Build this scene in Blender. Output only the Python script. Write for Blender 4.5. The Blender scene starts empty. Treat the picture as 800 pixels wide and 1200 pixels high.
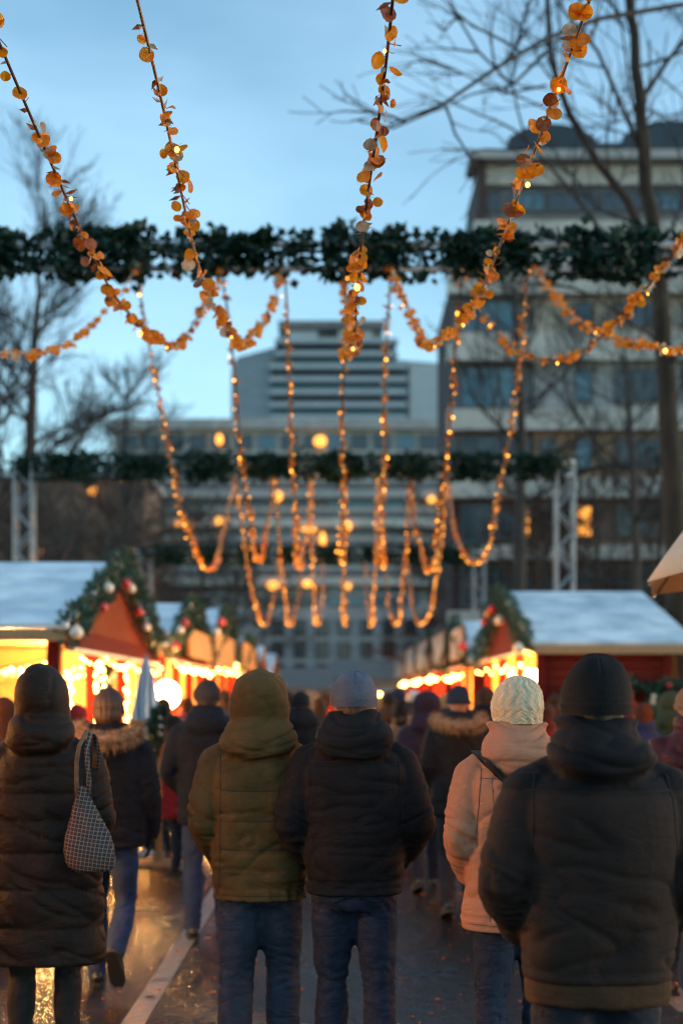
SUN_EL, SUN_ROT, SKY_STR, SUN_STR, EXPO = 9.0, 95.0, 0.11, 0.3, 1.62

import bpy, math, random
import numpy as np
from mathutils import Vector, Matrix
from mathutils.bvhtree import BVHTree

random.seed(7)
RNG = np.random.default_rng(7)
SC = bpy.context.scene
COL = SC.collection
F = 1667.0          # focal length in pixels of the 1200 px tall photograph
HZ, CX, CH = 815.0, 400.0, 1.69
R = math.radians


def WX(px, d):
    return (px - CX) / F * d


def WZ(py, d):
    return CH + (HZ - py) / F * d


# ------------------------------------------------------------------ materials
def new_mat(name):
    m = bpy.data.materials.new(name)
    m.use_nodes = True
    nt = m.node_tree
    b = nt.nodes['Principled BSDF']
    return m, nt, b


def mat(name, col, rough=0.7, var=0.25, scale=6.0, bump=0.0, bscale=60.0, metallic=0.0, sheen=0.0, spec=0.5,
        coat=0.0, fine=0.0, fscale=400.0, stretch=None, wrinkle=0.0):
    """Principled material whose colour varies with noise; optional bump of two scales."""
    m, nt, b = new_mat(name)
    N, L = nt.nodes, nt.links
    tc = N.new('ShaderNodeTexCoord')
    src = tc.outputs['Object']
    if stretch:
        mp = N.new('ShaderNodeMapping')
        mp.inputs['Scale'].default_value = stretch
        L.new(src, mp.inputs['Vector'])
        src = mp.outputs['Vector']
    nz = N.new('ShaderNodeTexNoise')
    nz.inputs['Scale'].default_value = scale
    nz.inputs['Detail'].default_value = 5
    nz.inputs['Roughness'].default_value = 0.65
    L.new(src, nz.inputs['Vector'])
    cr = N.new('ShaderNodeMapRange')
    cr.inputs['From Min'].default_value = 0.3
    cr.inputs['From Max'].default_value = 0.7
    cr.inputs['To Min'].default_value = 1 - var
    cr.inputs['To Max'].default_value = 1 + var
    L.new(nz.outputs['Fac'], cr.inputs['Value'])
    mx = N.new('ShaderNodeVectorMath')
    mx.operation = 'SCALE'
    mx.inputs[0].default_value = col[:3]
    L.new(cr.outputs['Result'], mx.inputs['Scale'])
    L.new(mx.outputs['Vector'], b.inputs['Base Color'])
    b.inputs['Roughness'].default_value = rough
    b.inputs['Metallic'].default_value = metallic
    b.inputs['Specular IOR Level'].default_value = spec
    if sheen:
        b.inputs['Sheen Weight'].default_value = sheen
        b.inputs['Sheen Roughness'].default_value = 0.5
    if coat:
        b.inputs['Coat Weight'].default_value = coat
        b.inputs['Coat Roughness'].default_value = 0.2
    if bump or fine or wrinkle:
        prev = None
        if wrinkle:       # soft irregular creases in the cloth
            for ws, wd, st in ((9.0, .020, wrinkle), (23.0, .008, wrinkle * .8)):
                mpw = N.new('ShaderNodeMapping')
                mpw.inputs['Rotation'].default_value = (.3, 1.05 if ws < 12 else -.75, .2)
                mpw.inputs['Scale'].default_value = (.6, .6, 1.25)
                L.new(tc.outputs['Object'], mpw.inputs['Vector'])
                nw = N.new('ShaderNodeTexNoise')
                nw.inputs['Scale'].default_value = ws
                nw.inputs['Detail'].default_value = 2.5
                nw.inputs['Distortion'].default_value = .7
                L.new(mpw.outputs['Vector'], nw.inputs['Vector'])
                m1 = N.new('ShaderNodeMath'); m1.operation = 'SUBTRACT'; m1.inputs[1].default_value = .5
                m2 = N.new('ShaderNodeMath'); m2.operation = 'ABSOLUTE'
                m3 = N.new('ShaderNodeMath'); m3.operation = 'POWER'; m3.inputs[1].default_value = .55
                L.new(nw.outputs['Fac'], m1.inputs[0]); L.new(m1.outputs[0], m2.inputs[0]); L.new(m2.outputs[0], m3.inputs[0])
                bw = N.new('ShaderNodeBump')
                bw.inputs['Strength'].default_value = st
                bw.inputs['Distance'].default_value = wd
                L.new(m3.outputs[0], bw.inputs['Height'])
                if prev:
                    L.new(prev.outputs['Normal'], bw.inputs['Normal'])
                prev = bw
        for amt, sc_ in ((bump, bscale), (fine, fscale)):
            if not amt:
                continue
            n2 = N.new('ShaderNodeTexNoise')
            n2.inputs['Scale'].default_value = sc_
            n2.inputs['Detail'].default_value = 3
            L.new(src, n2.inputs['Vector'])
            bp = N.new('ShaderNodeBump')
            bp.inputs['Strength'].default_value = amt
            bp.inputs['Distance'].default_value = 0.004
            L.new(n2.outputs['Fac'], bp.inputs['Height'])
            if prev:
                L.new(prev.outputs['Normal'], bp.inputs['Normal'])
            prev = bp
        L.new(prev.outputs['Normal'], b.inputs['Normal'])
    return m


def emit_mat(name, col, strength):
    m, nt, b = new_mat(name)
    b.inputs['Base Color'].default_value = (*col, 1)
    b.inputs['Emission Color'].default_value = (*col, 1)
    b.inputs['Emission Strength'].default_value = strength
    return m


def leaf_mat(name, c1, c2, trans=0.45, rough=0.45, scale=14.0):
    m, nt, b = new_mat(name)
    N, L = nt.nodes, nt.links
    tc = N.new('ShaderNodeTexCoord')
    nz = N.new('ShaderNodeTexNoise')
    nz.inputs['Scale'].default_value = scale
    L.new(tc.outputs['Object'], nz.inputs['Vector'])
    cr = N.new('ShaderNodeValToRGB')
    cr.color_ramp.elements[0].position = 0.35
    cr.color_ramp.elements[0].color = (*c1, 1)
    cr.color_ramp.elements[1].position = 0.65
    cr.color_ramp.elements[1].color = (*c2, 1)
    L.new(nz.outputs['Fac'], cr.inputs['Fac'])
    L.new(cr.outputs['Color'], b.inputs['Base Color'])
    b.inputs['Roughness'].default_value = rough
    tr = N.new('ShaderNodeBsdfTranslucent')
    L.new(cr.outputs['Color'], tr.inputs['Color'])
    mx = N.new('ShaderNodeMixShader')
    mx.inputs['Fac'].default_value = trans
    L.new(b.outputs['BSDF'], mx.inputs[1])
    L.new(tr.outputs['BSDF'], mx.inputs[2])
    L.new(mx.outputs['Shader'], N['Material Output'].inputs['Surface'])
    return m


# ------------------------------------------------------------------ noise (numpy gradient noise)
_perm = RNG.permutation(256)
_perm = np.concatenate([_perm, _perm, _perm])
_grad = RNG.normal(size=(256, 3))
_grad /= np.linalg.norm(_grad, axis=1)[:, None]


def pn(P, f=(1, 1, 1), off=0.0):
    P = np.asarray(P) * np.asarray(f) + off
    i = np.floor(P).astype(int)
    t = P - i
    i &= 255
    u = t * t * t * (t * (t * 6 - 15) + 10)
    out = 0
    for dx in (0, 1):
        wx = u[:, 0] if dx else 1 - u[:, 0]
        for dy in (0, 1):
            wy = u[:, 1] if dy else 1 - u[:, 1]
            for dz in (0, 1):
                wz = u[:, 2] if dz else 1 - u[:, 2]
                h = _perm[_perm[_perm[(i[:, 0] + dx) & 255] + ((i[:, 1] + dy) & 255)] + ((i[:, 2] + dz) & 255)] & 255
                g = _grad[h]
                d = g[:, 0] * (t[:, 0] - dx) + g[:, 1] * (t[:, 1] - dy) + g[:, 2] * (t[:, 2] - dz)
                out = out + wx * wy * wz * d
    return out * 1.6


def sstep(a, b, x):
    t = np.clip((x - a) / (b - a), 0, 1)
    return t * t * (3 - 2 * t)


# ------------------------------------------------------------------ mesh building
class MB:
    def __init__(s):
        s.v, s.f, s.mi = [], [], []

    def add(s, V, Fs, mi=0):
        o = len(s.v)
        s.v.extend([tuple(map(float, p)) for p in V])
        s.f.extend([tuple(i + o for i in f) for f in Fs])
        s.mi.extend([mi] * len(Fs))
        return s

    def box(s, x0, y0, z0, x1, y1, z1, mi=0):
        V = [(x, y, z) for z in (z0, z1) for y in (y0, y1) for x in (x0, x1)]
        return s.add(V, [(0, 2, 3, 1), (4, 5, 7, 6), (0, 1, 5, 4), (2, 6, 7, 3), (0, 4, 6, 2), (1, 3, 7, 5)], mi)

    def prism(s, pts, axis, a, b, mi=0):
        """polygon pts (2-D) extruded along axis 'x','y' or 'z' from a to b"""
        n = len(pts)

        def P(p, t):
            return {'x': (t, p[0], p[1]), 'y': (p[0], t, p[1]), 'z': (p[0], p[1], t)}[axis]
        V = [P(p, a) for p in pts] + [P(p, b) for p in pts]
        Fs = [tuple(range(n - 1, -1, -1)), tuple(range(n, 2 * n))] + [(i, (i + 1) % n, n + (i + 1) % n, n + i) for i in range(n)]
        return s.add(V, Fs, mi)

    def tube(s, pts, rad, seg=8, mi=0, flat=1.0, cap=True):
        pts = [Vector(p) for p in pts]
        n = len(pts)
        if not hasattr(rad, '__len__'):
            rad = [rad] * n
        T = []
        for i in range(n):
            a, b = pts[max(0, i - 1)], pts[min(n - 1, i + 1)]
            T.append((b - a).normalized() if (b - a).length > 1e-9 else Vector((0, 0, 1)))
        ref = Vector((0, 1, 0)) if abs(T[0].y) < 0.9 else Vector((1, 0, 0))
        u = T[0].cross(ref).normalized()
        V = []
        for i in range(n):
            u = (u - T[i] * u.dot(T[i])).normalized()
            w = T[i].cross(u)
            r = rad[i]
            for k in range(seg):
                a = 2 * math.pi * k / seg
                V.append(pts[i] + u * (math.cos(a) * r) + w * (math.sin(a) * r * flat))
        Fs = [(i * seg + k, i * seg + (k + 1) % seg, (i + 1) * seg + (k + 1) % seg, (i + 1) * seg + k) for i in range(n - 1) for k in range(seg)]
        if cap:
            Fs += [tuple(range(seg - 1, -1, -1)), tuple(range((n - 1) * seg, n * seg))]
        return s.add(V, Fs, mi)

    def rings(s, R_, seg=40, mi=0):
        """horizontal super-ellipse rings (z, hw, hd, cx, cy, n), smoothly interpolated along z"""
        R_ = [tuple(r) + (0.0, 0.0, 2.3)[len(r) - 3:] for r in R_]
        A = np.array(R_)
        K = len(A)
        out = []
        for i in range(K - 1):
            p0, p1, p2, p3 = A[max(0, i - 1)], A[i], A[i + 1], A[min(K - 1, i + 2)]
            for t in (0, .25, .5, .75):
                out.append(0.5 * ((2 * p1) + (-p0 + p2) * t + (2 * p0 - 5 * p1 + 4 * p2 - p3) * t * t + (-p0 + 3 * p1 - 3 * p2 + p3) * t ** 3))
        out.append(A[-1])
        V = []
        for z, hw, hd, cx, cy, n in out:
            for k in range(seg):
                a = 2 * math.pi * k / seg
                c, q = math.cos(a), math.sin(a)
                V.append((cx + max(hw, .003) * math.copysign(abs(c) ** (2 / n), c), cy + max(hd, .003) * math.copysign(abs(q) ** (2 / n), q), z))
        m = len(out)
        Fs = [(i * seg + k, i * seg + (k + 1) % seg, (i + 1) * seg + (k + 1) % seg, (i + 1) * seg + k) for i in range(m - 1) for k in range(seg)]
        Fs += [tuple(range(seg - 1, -1, -1)), tuple(range((m - 1) * seg, m * seg))]
        return s.add(V, Fs, mi)

    def ell(s, c, r, seg=20, rot=None, mi=0):
        V, Fs = [], []
        nl = max(4, seg // 2)
        M = rot or Matrix.Identity(3)
        c = Vector(c)
        for i in range(nl + 1):
            th = math.pi * i / nl
            for k in range(seg):
                a = 2 * math.pi * k / seg
                rr = max(math.sin(th), 1e-3)
                V.append(c + M @ Vector((r[0] * rr * math.cos(a), r[1] * rr * math.sin(a), -r[2] * math.cos(th))))
        for i in range(nl):
            for k in range(seg):
                Fs.append((i * seg + k, i * seg + (k + 1) % seg, (i + 1) * seg + (k + 1) % seg, (i + 1) * seg + k))
        Fs += [tuple(range(seg - 1, -1, -1)), tuple(range(nl * seg, (nl + 1) * seg))]
        return s.add(V, Fs, mi)

    def lathe(s, prof, c=(0, 0, 0), seg=16, mi=0):
        V, Fs = [], []
        for r, z in prof:
            for k in range(seg):
                a = 2 * math.pi * k / seg
                V.append((c[0] + r * math.cos(a), c[1] + r * math.sin(a), c[2] + z))
        n = len(prof)
        for i in range(n - 1):
            for k in range(seg):
                Fs.append((i * seg + k, i * seg + (k + 1) % seg, (i + 1) * seg + (k + 1) % seg, (i + 1) * seg + k))
        Fs += [tuple(range(seg - 1, -1, -1)), tuple(range((n - 1) * seg, n * seg))]
        return s.add(V, Fs, mi)

    def torus(s, c, R0, R1, r, seg=36, ms=10, tilt=0.0, flatz=1.0, arc=None, mi=0):
        V, Fs = [], []
        c = Vector(c)
        M = Matrix.Rotation(tilt, 3, 'X')
        for i in range(seg):
            a = 2 * math.pi * i / seg
            rr = r(a) if callable(r) else r
            for k in range(ms):
                b = 2 * math.pi * k / ms
                V.append(c + M @ Vector(((R0 + rr * math.cos(b)) * math.cos(a), (R1 + rr * math.cos(b)) * math.sin(a), rr * flatz * math.sin(b))))
        for i in range(seg):
            for k in range(ms):
                j, l = (i + 1) % seg, (k + 1) % ms
                Fs.append((i * ms + k, j * ms + k, j * ms + l, i * ms + l))
        return s.add(V, Fs, mi)

    def mesh(s, name, mats=(), smooth=False):
        me = bpy.data.meshes.new(name)
        me.from_pydata(s.v, [], s.f)
        for m in mats:
            me.materials.append(m)
        if len(mats) > 1:
            me.polygons.foreach_set('material_index', s.mi)
        if smooth:
            me.polygons.foreach_set('use_smooth', [True] * len(me.polygons))
        me.update()
        return me

    def build(s, name, mats, parent=None, smooth=False, bevel=0.0):
        if not isinstance(mats, (list, tuple)):
            mats = [mats]
        o = bpy.data.objects.new(name, s.mesh(name, mats, smooth))
        COL.objects.link(o)
        if parent:
            o.parent = parent
        if bevel:
            b = o.modifiers.new('bevel', 'BEVEL')
            b.width = bevel
            b.segments = 2
            b.limit_method = 'ANGLE'
        return o


def tag(o, label=None, cat=None, group=None, kind=None):
    if label:
        o['label'] = label
    if cat:
        o['category'] = cat
    if group:
        o['group'] = group
    if kind:
        o['kind'] = kind
    return o


def empty(name, loc=(0, 0, 0), rz=0.0, label=None, cat=None, group=None):
    e = bpy.data.objects.new(name, None)
    e.location = loc
    e.rotation_euler = (0, 0, rz)
    e.empty_display_size = 0.1
    COL.objects.link(e)
    return tag(e, label, cat, group)


def link(name, me, parent=None):
    o = bpy.data.objects.new(name, me)
    COL.objects.link(o)
    if parent:
        o.parent = parent
    return o


def copy_tree(o, parent=None):
    c = o.copy()
    COL.objects.link(c)
    c.parent = parent
    for ch in [x for x in o.children]:
        copy_tree(ch, c)
    return c


def remesh(mb, voxel, smooth=3, factor=0.5):
    """union of the closed shapes in mb as one continuous surface -> mesh data"""
    o = bpy.data.objects.new('tmp', mb.mesh('tmp'))
    COL.objects.link(o)
    r = o.modifiers.new('r', 'REMESH')
    r.mode = 'VOXEL'
    r.voxel_size = voxel
    r.adaptivity = 0
    if smooth:
        sm = o.modifiers.new('s', 'SMOOTH')
        sm.iterations = smooth
        sm.factor = factor
    dg = bpy.context.evaluated_depsgraph_get()
    dg.update()
    me = bpy.data.meshes.new_from_object(o.evaluated_get(dg))
    bpy.data.objects.remove(o)
    return me


def vget(me):
    n = len(me.vertices)
    P = np.empty(n * 3)
    me.vertices.foreach_get('co', P)
    Nn = np.empty(n * 3, dtype=np.float32)
    me.vertex_normals.foreach_get('vector', Nn)
    return P.reshape(n, 3), Nn.reshape(n, 3).astype(float)


def vset(me, P):
    me.vertices.foreach_set('co', P.reshape(-1))
    me.polygons.foreach_set('use_smooth', [True] * len(me.polygons))
    me.update()


def displace(me, fn):
    P, N = vget(me)
    d = fn(P, N)
    vset(me, P + N * d[:, None])


def faces_mat(me, fn):
    n = len(me.polygons)
    c = np.empty(n * 3, dtype=np.float32)
    me.polygons.foreach_get('center', c)
    idx = fn(c.reshape(n, 3)).astype(np.int32)
    me.polygons.foreach_set('material_index', idx)


def bvh_of(me):
    V = [v.co.copy() for v in me.vertices]
    return BVHTree.FromPolygons(V, [tuple(p.vertices) for p in me.polygons])

# ------------------------------------------------------------------ people
SKIN = mat('skin', (0.42, 0.22, 0.15), 0.55, 0.12, 30, bump=0.1, bscale=300)
JEAN = mat('denim', (0.0075, 0.0165, 0.042), 0.85, 0.35, 7, wrinkle=.45, bump=0.3, bscale=220, fine=0.25, fscale=900, stretch=(1, 1, 0.5))
JEAN_PALE = mat('washed_denim', (0.021, 0.034, 0.062), 0.85, 0.5, 5, wrinkle=.45, bump=0.3, bscale=220, fine=0.25, fscale=900, stretch=(1, 1, 0.5))
JEAN_DARK = mat('dark_denim', (0.005, 0.0085, 0.020), 0.85, 0.3, 7, wrinkle=.4, bump=0.3, bscale=220, fine=0.25, fscale=900)
JEAN_BLUE = mat('blue_denim', (0.008, 0.027, 0.085), 0.85, 0.3, 7, bump=0.3, bscale=220)
BLACK_CLOTH = mat('black_cloth', (0.010, 0.010, 0.012), 0.8, 0.2, 8, bump=0.2, bscale=200)
LEATHER = mat('black_leather', (0.012, 0.012, 0.013), 0.4, 0.2, 9, bump=0.2, bscale=120)
BROWN_LEATHER = mat('brown_leather', (0.085, 0.032, 0.016), 0.42, 0.25, 9, bump=0.2, bscale=120)
SOLE = mat('rubber_sole', (0.02, 0.02, 0.02), 0.7, 0.1, 9)
HAIR = mat('brown_hair', (0.055, 0.022, 0.012), 0.5, 0.4, 40, bump=0.6, bscale=160, stretch=(3, 3, 0.3))
HAIR_DARK = mat('dark_hair', (0.018, 0.012, 0.010), 0.5, 0.4, 40, bump=0.6, bscale=160, stretch=(3, 3, 0.3))
FUR = mat('tan_fur', (0.36, 0.215, 0.115), 0.8, 0.5, 25)


def Vv(*a):
    return Vector(a)


def arm_pose(s, kind):
    """shoulder, elbow, wrist of side s"""
    if kind == 'pocket':     # hand in the front pocket, elbow out and back
        return Vv(s * .182, 0, 1.385), Vv(s * .262, -.050, 1.145), Vv(s * .175, .135, .985)
    if kind == 'pocket_close':
        return Vv(s * .175, 0, 1.38), Vv(s * .235, -.05, 1.15), Vv(s * .17, .13, .975)
    if kind == 'hang':
        return Vv(s * .175, 0, 1.38), Vv(s * .235, -.01, 1.13), Vv(s * .225, .09, .89)
    if kind == 'fold':       # forearm carried in front of the belly
        return Vv(s * .175, 0, 1.38), Vv(s * .25, -.02, 1.14), Vv(s * .08, .19, 1.10)
    if kind == 'swing':
        return Vv(s * .175, 0, 1.38), Vv(s * .235, .02, 1.14), Vv(s * .215, .16, .94)
    raise ValueError(kind)


def leg_pose(s, kind):
    if kind == 'stand':
        return Vv(s * .088, 0, .91), Vv(s * .098, .015, .49), Vv(s * .100, -.01, .085), 0.0
    if kind == 'stepf':
        return Vv(s * .088, 0, .91), Vv(s * .092, .075, .50), Vv(s * .092, .07, .085), 0.0
    if kind == 'stepb':
        return Vv(s * .088, 0, .91), Vv(s * .100, .01, .49), Vv(s * .106, -.10, .10), 0.15
    if kind == 'front':
        return Vv(s * .088, 0, .91), Vv(s * .095, .15, .50), Vv(s * .095, .16, .085), 0.0
    if kind == 'back':
        return Vv(s * .088, 0, .91), Vv(s * .095, -.03, .49), Vv(s * .098, -.20, .115), 0.35
    if kind == 'pushoff':    # heel high behind, sole turned to the viewer
        return Vv(s * .088, 0, .91), Vv(s * .092, .03, .50), Vv(s * .085, -.30, .265), 1.05
    raise ValueError(kind)


def lerp(a, b, t):
    return a + (b - a) * t


def limb(mb, a, b, c, ra, rb, rc, seg=18, ext=0.0, flat=1.0):
    """tapered limb through a bend, rounded at the joint; radii tapering"""
    pts, rad = [], []
    m1, m2 = lerp(a, b, .5), lerp(b, c, .5)
    for t in (0, .25, .5, .75, .92):
        pts.append(lerp(a, b, t)); rad.append(ra + (rb - ra) * t + .004 * math.sin(t * math.pi))
    pts.append(b * .7 + (lerp(a, b, .9) + lerp(b, c, .1)) * .15); rad.append(rb)
    for t in (.08, .25, .5, .75, 1.0):
        pts.append(lerp(b, c, t)); rad.append(rb + (rc - rb) * t + .004 * math.sin(t * math.pi))
    if ext:
        pts.append(c + (c - b).normalized() * ext); rad.append(rc * .97)
    mb.tube(pts, rad, seg, flat=flat)


def hand(mb, wrist, direc, s, curl=0.5):
    """palm, four unequal bent fingers and a thumb leaving the side of the palm"""
    d = direc.normalized()
    side = Vv(0, 1, 0) - d * d.y
    side.normalize()                     # thumb side looks forward
    inn = d.cross(side) * 1.0
    if inn.x * s > 0:
        inn = -inn                       # palm faces the thigh
    pc = wrist + d * .052
    mb.tube([wrist - d * .01, wrist + d * .02, pc, wrist + d * .088], [.024, .030, .036, .034], 12, flat=.55)
    for k, (o_, ln) in enumerate(((.029, .072), (.010, .080), (-.010, .074), (-.029, .058))):
        b0 = wrist + d * .082 + side * o_
        b1 = b0 + (d * math.cos(curl * .5) + inn * math.sin(curl * .5)) * ln * .45
        b2 = b1 + (d * math.cos(curl * 1.3) + inn * math.sin(curl * 1.3)) * ln * .33
        b3 = b2 + (d * math.cos(curl * 2.0) + inn * math.sin(curl * 2.0)) * ln * .25
        mb.tube([b0 - d * .02, b0, b1, b2, b3], [.0095, .0092, .0088, .0082, .0065], 8)
    t0 = wrist + d * .028 + side * .026
    t1 = t0 + (side * .75 + d * .6).normalized() * .032
    t2 = t1 + (side * .35 + d * .9 + inn * .3).normalized() * .030
    mb.tube([t0 - side * .015, t0, t1, t2], [.013, .0125, .0105, .008], 8)


def make_body(root, arms, legs, H=1.75, voxel=0.012, skin=None):
    mb = MB()
    hz = 1.64
    mb.ell((0, -.008, hz + .01), (.076, .096, .108), 24)
    mb.ell((0, .035, hz - .065), (.056, .062, .048), 18)
    mb.ell((0, .052, hz - .03), (.060, .045, .055), 18)
    mb.ell((0, .100, hz - .012), (.012, .016, .026), 10)
    mb.ell((0, .108, hz - .028), (.016, .012, .011), 10)
    mb.ell((0, .092, hz - .062), (.024, .010, .006), 10)
    mb.ell((0, .089, hz - .073), (.020, .010, .007), 10)
    mb.ell((0, .084, hz + .018), (.046, .012, .008), 12)
    for s in (-1, 1):
        mb.ell((s * .084, -.004, hz - .012), (.009, .018, .031), 12, rot=Matrix.Rotation(-s * .35, 3, 'Z'))
    mb.rings([(1.40, .13, .09), (1.46, .075, .068, 0, -.01), (1.52, .056, .058, 0, -.01), (1.585, .056, .062, 0, -.008)], 20)
    mb.rings([(.80, .13, .08), (.90, .145, .085), (1.02, .13, .08), (1.12, .12, .08), (1.25, .14, .09), (1.36, .15, .09), (1.43, .12, .075), (1.47, .08, .06)], 28)
    for s in (-1, 1):
        a, e, w = arm_pose(s, arms[0 if s < 0 else 1])
        limb(mb, a, e, w, .052, .040, .027, 14)
        hand(mb, w, w - e, s, .5)
        h, k, an, tilt = leg_pose(s, legs[0 if s < 0 else 1])
        limb(mb, h, k, an, .070, .044, .030, 14)
        fwd = Vv(0, math.cos(tilt), -math.sin(tilt))
        up = Vv(0, math.sin(tilt), math.cos(tilt))
        heel = an - fwd * .04 - up * .045
        mb.tube([heel, an + fwd * .02 - up * .03, an + fwd * .09 - up * .045, an + fwd * .15 - up * .055], [.030, .036, .034, .022], 12)
    me = remesh(mb, voxel, 2)
    me.materials.append(skin or SKIN)
    vset(me, vget(me)[0] * (H / 1.75))
    o = link('body', me, root)
    e = MB()
    for s in (-1, 1):
        ee = MB().ell((s * .031, .083, hz + .002), (.012, .010, .010), 10)
        V = np.array(ee.v) * (H / 1.75)
        ee.v = [tuple(p) for p in V]
        ee.build('eye', EYE, root, True)
    return o


EYE = mat('eye', (0.10, 0.09, 0.08), 0.15, 0.5, 60)


def make_trousers(root, m, legs, H=1.75, voxel=0.011, rad=(.100, .070, .060), hemz=None, seed=0.0, pockets=True, name='trousers', wide=1.0):
    mb = MB()
    mb.rings([(.80, .150, .105, 0, -.002), (.85, .170, .122, 0, -.006), (.91, .168, .120, 0, -.006), (.98, .150, .095), (1.06, .14, .085)], 32)
    segs = []
    for s in (-1, 1):
        h, k, an, tilt = leg_pose(s, legs[0 if s < 0 else 1])
        h2 = h + Vv(-s * .006, -.006, 0)
        e = an + (k - an).normalized() * .0
        limb(mb, h2, k, e, rad[0], rad[1] * 1.05, rad[2], 20, ext=.035)
        segs.append((np.array(h2), np.array(k), np.array(an)))
    me = remesh(mb, voxel, 2)

    def fn(P, N):
        z = P[:, 2]
        d = .005 * pn(P, (7, 7, 9), seed)
        # bunching behind the knees and above the hem, drag lines from the seat
        kz = np.exp(-((z - .50) / .11) ** 2)
        hz_ = np.exp(-((z - .17) / .12) ** 2)
        seat = np.exp(-((z - .80) / .07) ** 2)
        r1 = 1 - np.abs(pn(P, (9, 9, 30), seed + 3.3))
        r2 = 1 - np.abs(pn(P + np.c_[z * 0, z * 0, P[:, 0] * .7], (7, 7, 26), seed + 9.1))
        d -= .013 * kz * r1 ** 5 + .015 * hz_ * r2 ** 4 + .009 * seat * r2 ** 6
        d -= .0045 * (1 - np.abs(pn(P, (14, 14, 24), seed + 5))) ** 6
        return d
    displace(me, fn)
    me.materials.append(m)
    sc_ = H / 1.75
    vset(me, vget(me)[0] * sc_)
    o = link(name, me, root)
    if pockets:
        bv = bvh_of(me)
        for s in (-1, 1):
            patch(bv, [(s * .085 + dx * .9, z) for dx, z in ((-.072, .985), (.072, .985), (.068, .86), (0, .835), (-.068, .86))], m, 'back_pocket', root, off=.0035, sc=sc_)
    return o


def patch(bv, poly, m, name, parent, off=.003, sc=1.0, n=9, front=False):
    """a thin sewn-on piece: polygon in x,z laid on the surface seen from behind (-y)"""
    P = [Vector((x * sc, z * sc)) for x, z in poly]
    c = sum(P, Vector((0, 0))) / len(P)
    V, Fs, mb = [], [], MB()
    K = 12
    ring0 = []
    loop = []
    for i in range(len(P)):
        a, b = P[i], P[(i + 1) % len(P)]
        for t in range(K):
            loop.append(a + (b - a) * (t / K))
    nl = len(loop)
    pts = []
    for j in range(n + 1):
        t = 1 - j / n
        for q in loop:
            pts.append(c + (q - c) * t)
    for q in pts:
        org = Vector((q.x, -3, q.y)) if not front else Vector((q.x, 3, q.y))
        hit = bv.ray_cast(org, Vector((0, 1 if not front else -1, 0)))
        V.append((hit[0] + hit[1] * off) if hit[0] is not None else Vector((q.x, 0, q.y)))
    for j in range(n):
        for i in range(nl):
            Fs.append((j * nl + i, j * nl + (i + 1) % nl, (j + 1) * nl + (i + 1) % nl, (j + 1) * nl + i))
    # skirt down into the cloth, so the piece has an edge
    o0 = len(V)
    for i in range(nl):
        p = V[i]
        V.append(p + Vector((0, off * 1.6 if not front else -off * 1.6, 0)))
    for i in range(nl):
        Fs.append((i, o0 + i, o0 + (i + 1) % nl, (i + 1) % nl))
    mb.add(V, Fs)
    return mb.build(name, m, parent, True)


def make_shoes(root, m, legs, H=1.75, boot=0.0, name='shoe', soles=None):
    for s in (-1, 1):
        h, k, an, tilt = leg_pose(s, legs[0 if s < 0 else 1])
        fwd = Vv(s * .12, math.cos(tilt), -math.sin(tilt)).normalized()
        up = Vv(0, math.sin(tilt), math.cos(tilt))
        mb = MB()
        g = up * -.048
        mb.tube([an - fwd * .078 + g, an - fwd * .055 + g * .8, an + fwd * .0 + g * .7, an + fwd * .07 + g * .95, an + fwd * .135 + g * 1.1, an + fwd * .175 + g * 1.2], [.020, .038, .043, .046, .040, .020], 18, flat=.9)
        top = an + (k - an).normalized() * (.05 + boot)
        mb.tube([an + g * .5, an + (top - an) * .5, top], [.045, .05, .055 if boot else .05], 18)
        me = remesh(mb, .01, 3)
        displace(me, lambda P, N: .004 * pn(P, (20, 20, 35)) - .004 * (1 - np.abs(pn(P, (18, 18, 50), 4.))) ** 5)
        me.materials.append(m)
        vset(me, vget(me)[0] * (H / 1.75))
        o = link(name, me, root)
        so = MB()
        c0 = an + up * -.088
        side = fwd.cross(up)
        outl = [(-.085, .022), (-.07, .035), (0, .036), (.07, .046), (.13, .044), (.172, .024)]
        pts = [c0 + fwd * a + side * b for a, b in outl] + [c0 + fwd * a - side * b for a, b in reversed(outl)]
        n = len(pts)
        V = [p * (H / 1.75) for p in pts] + [(p + up * .022) * (H / 1.75) for p in pts]
        so.add(V, [tuple(range(n - 1, -1, -1)), tuple(range(n, 2 * n))] + [(i, (i + 1) % n, n + (i + 1) % n, n + i) for i in range(n)])
        so.build('sole', soles or SOLE, o, False)


def seg_dist(P, a, b):
    ab = b - a
    t = np.clip(((P - a) @ ab) / (ab @ ab), 0, 1)
    return np.linalg.norm(P - (a + t[:, None] * ab), axis=1), t


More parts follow.
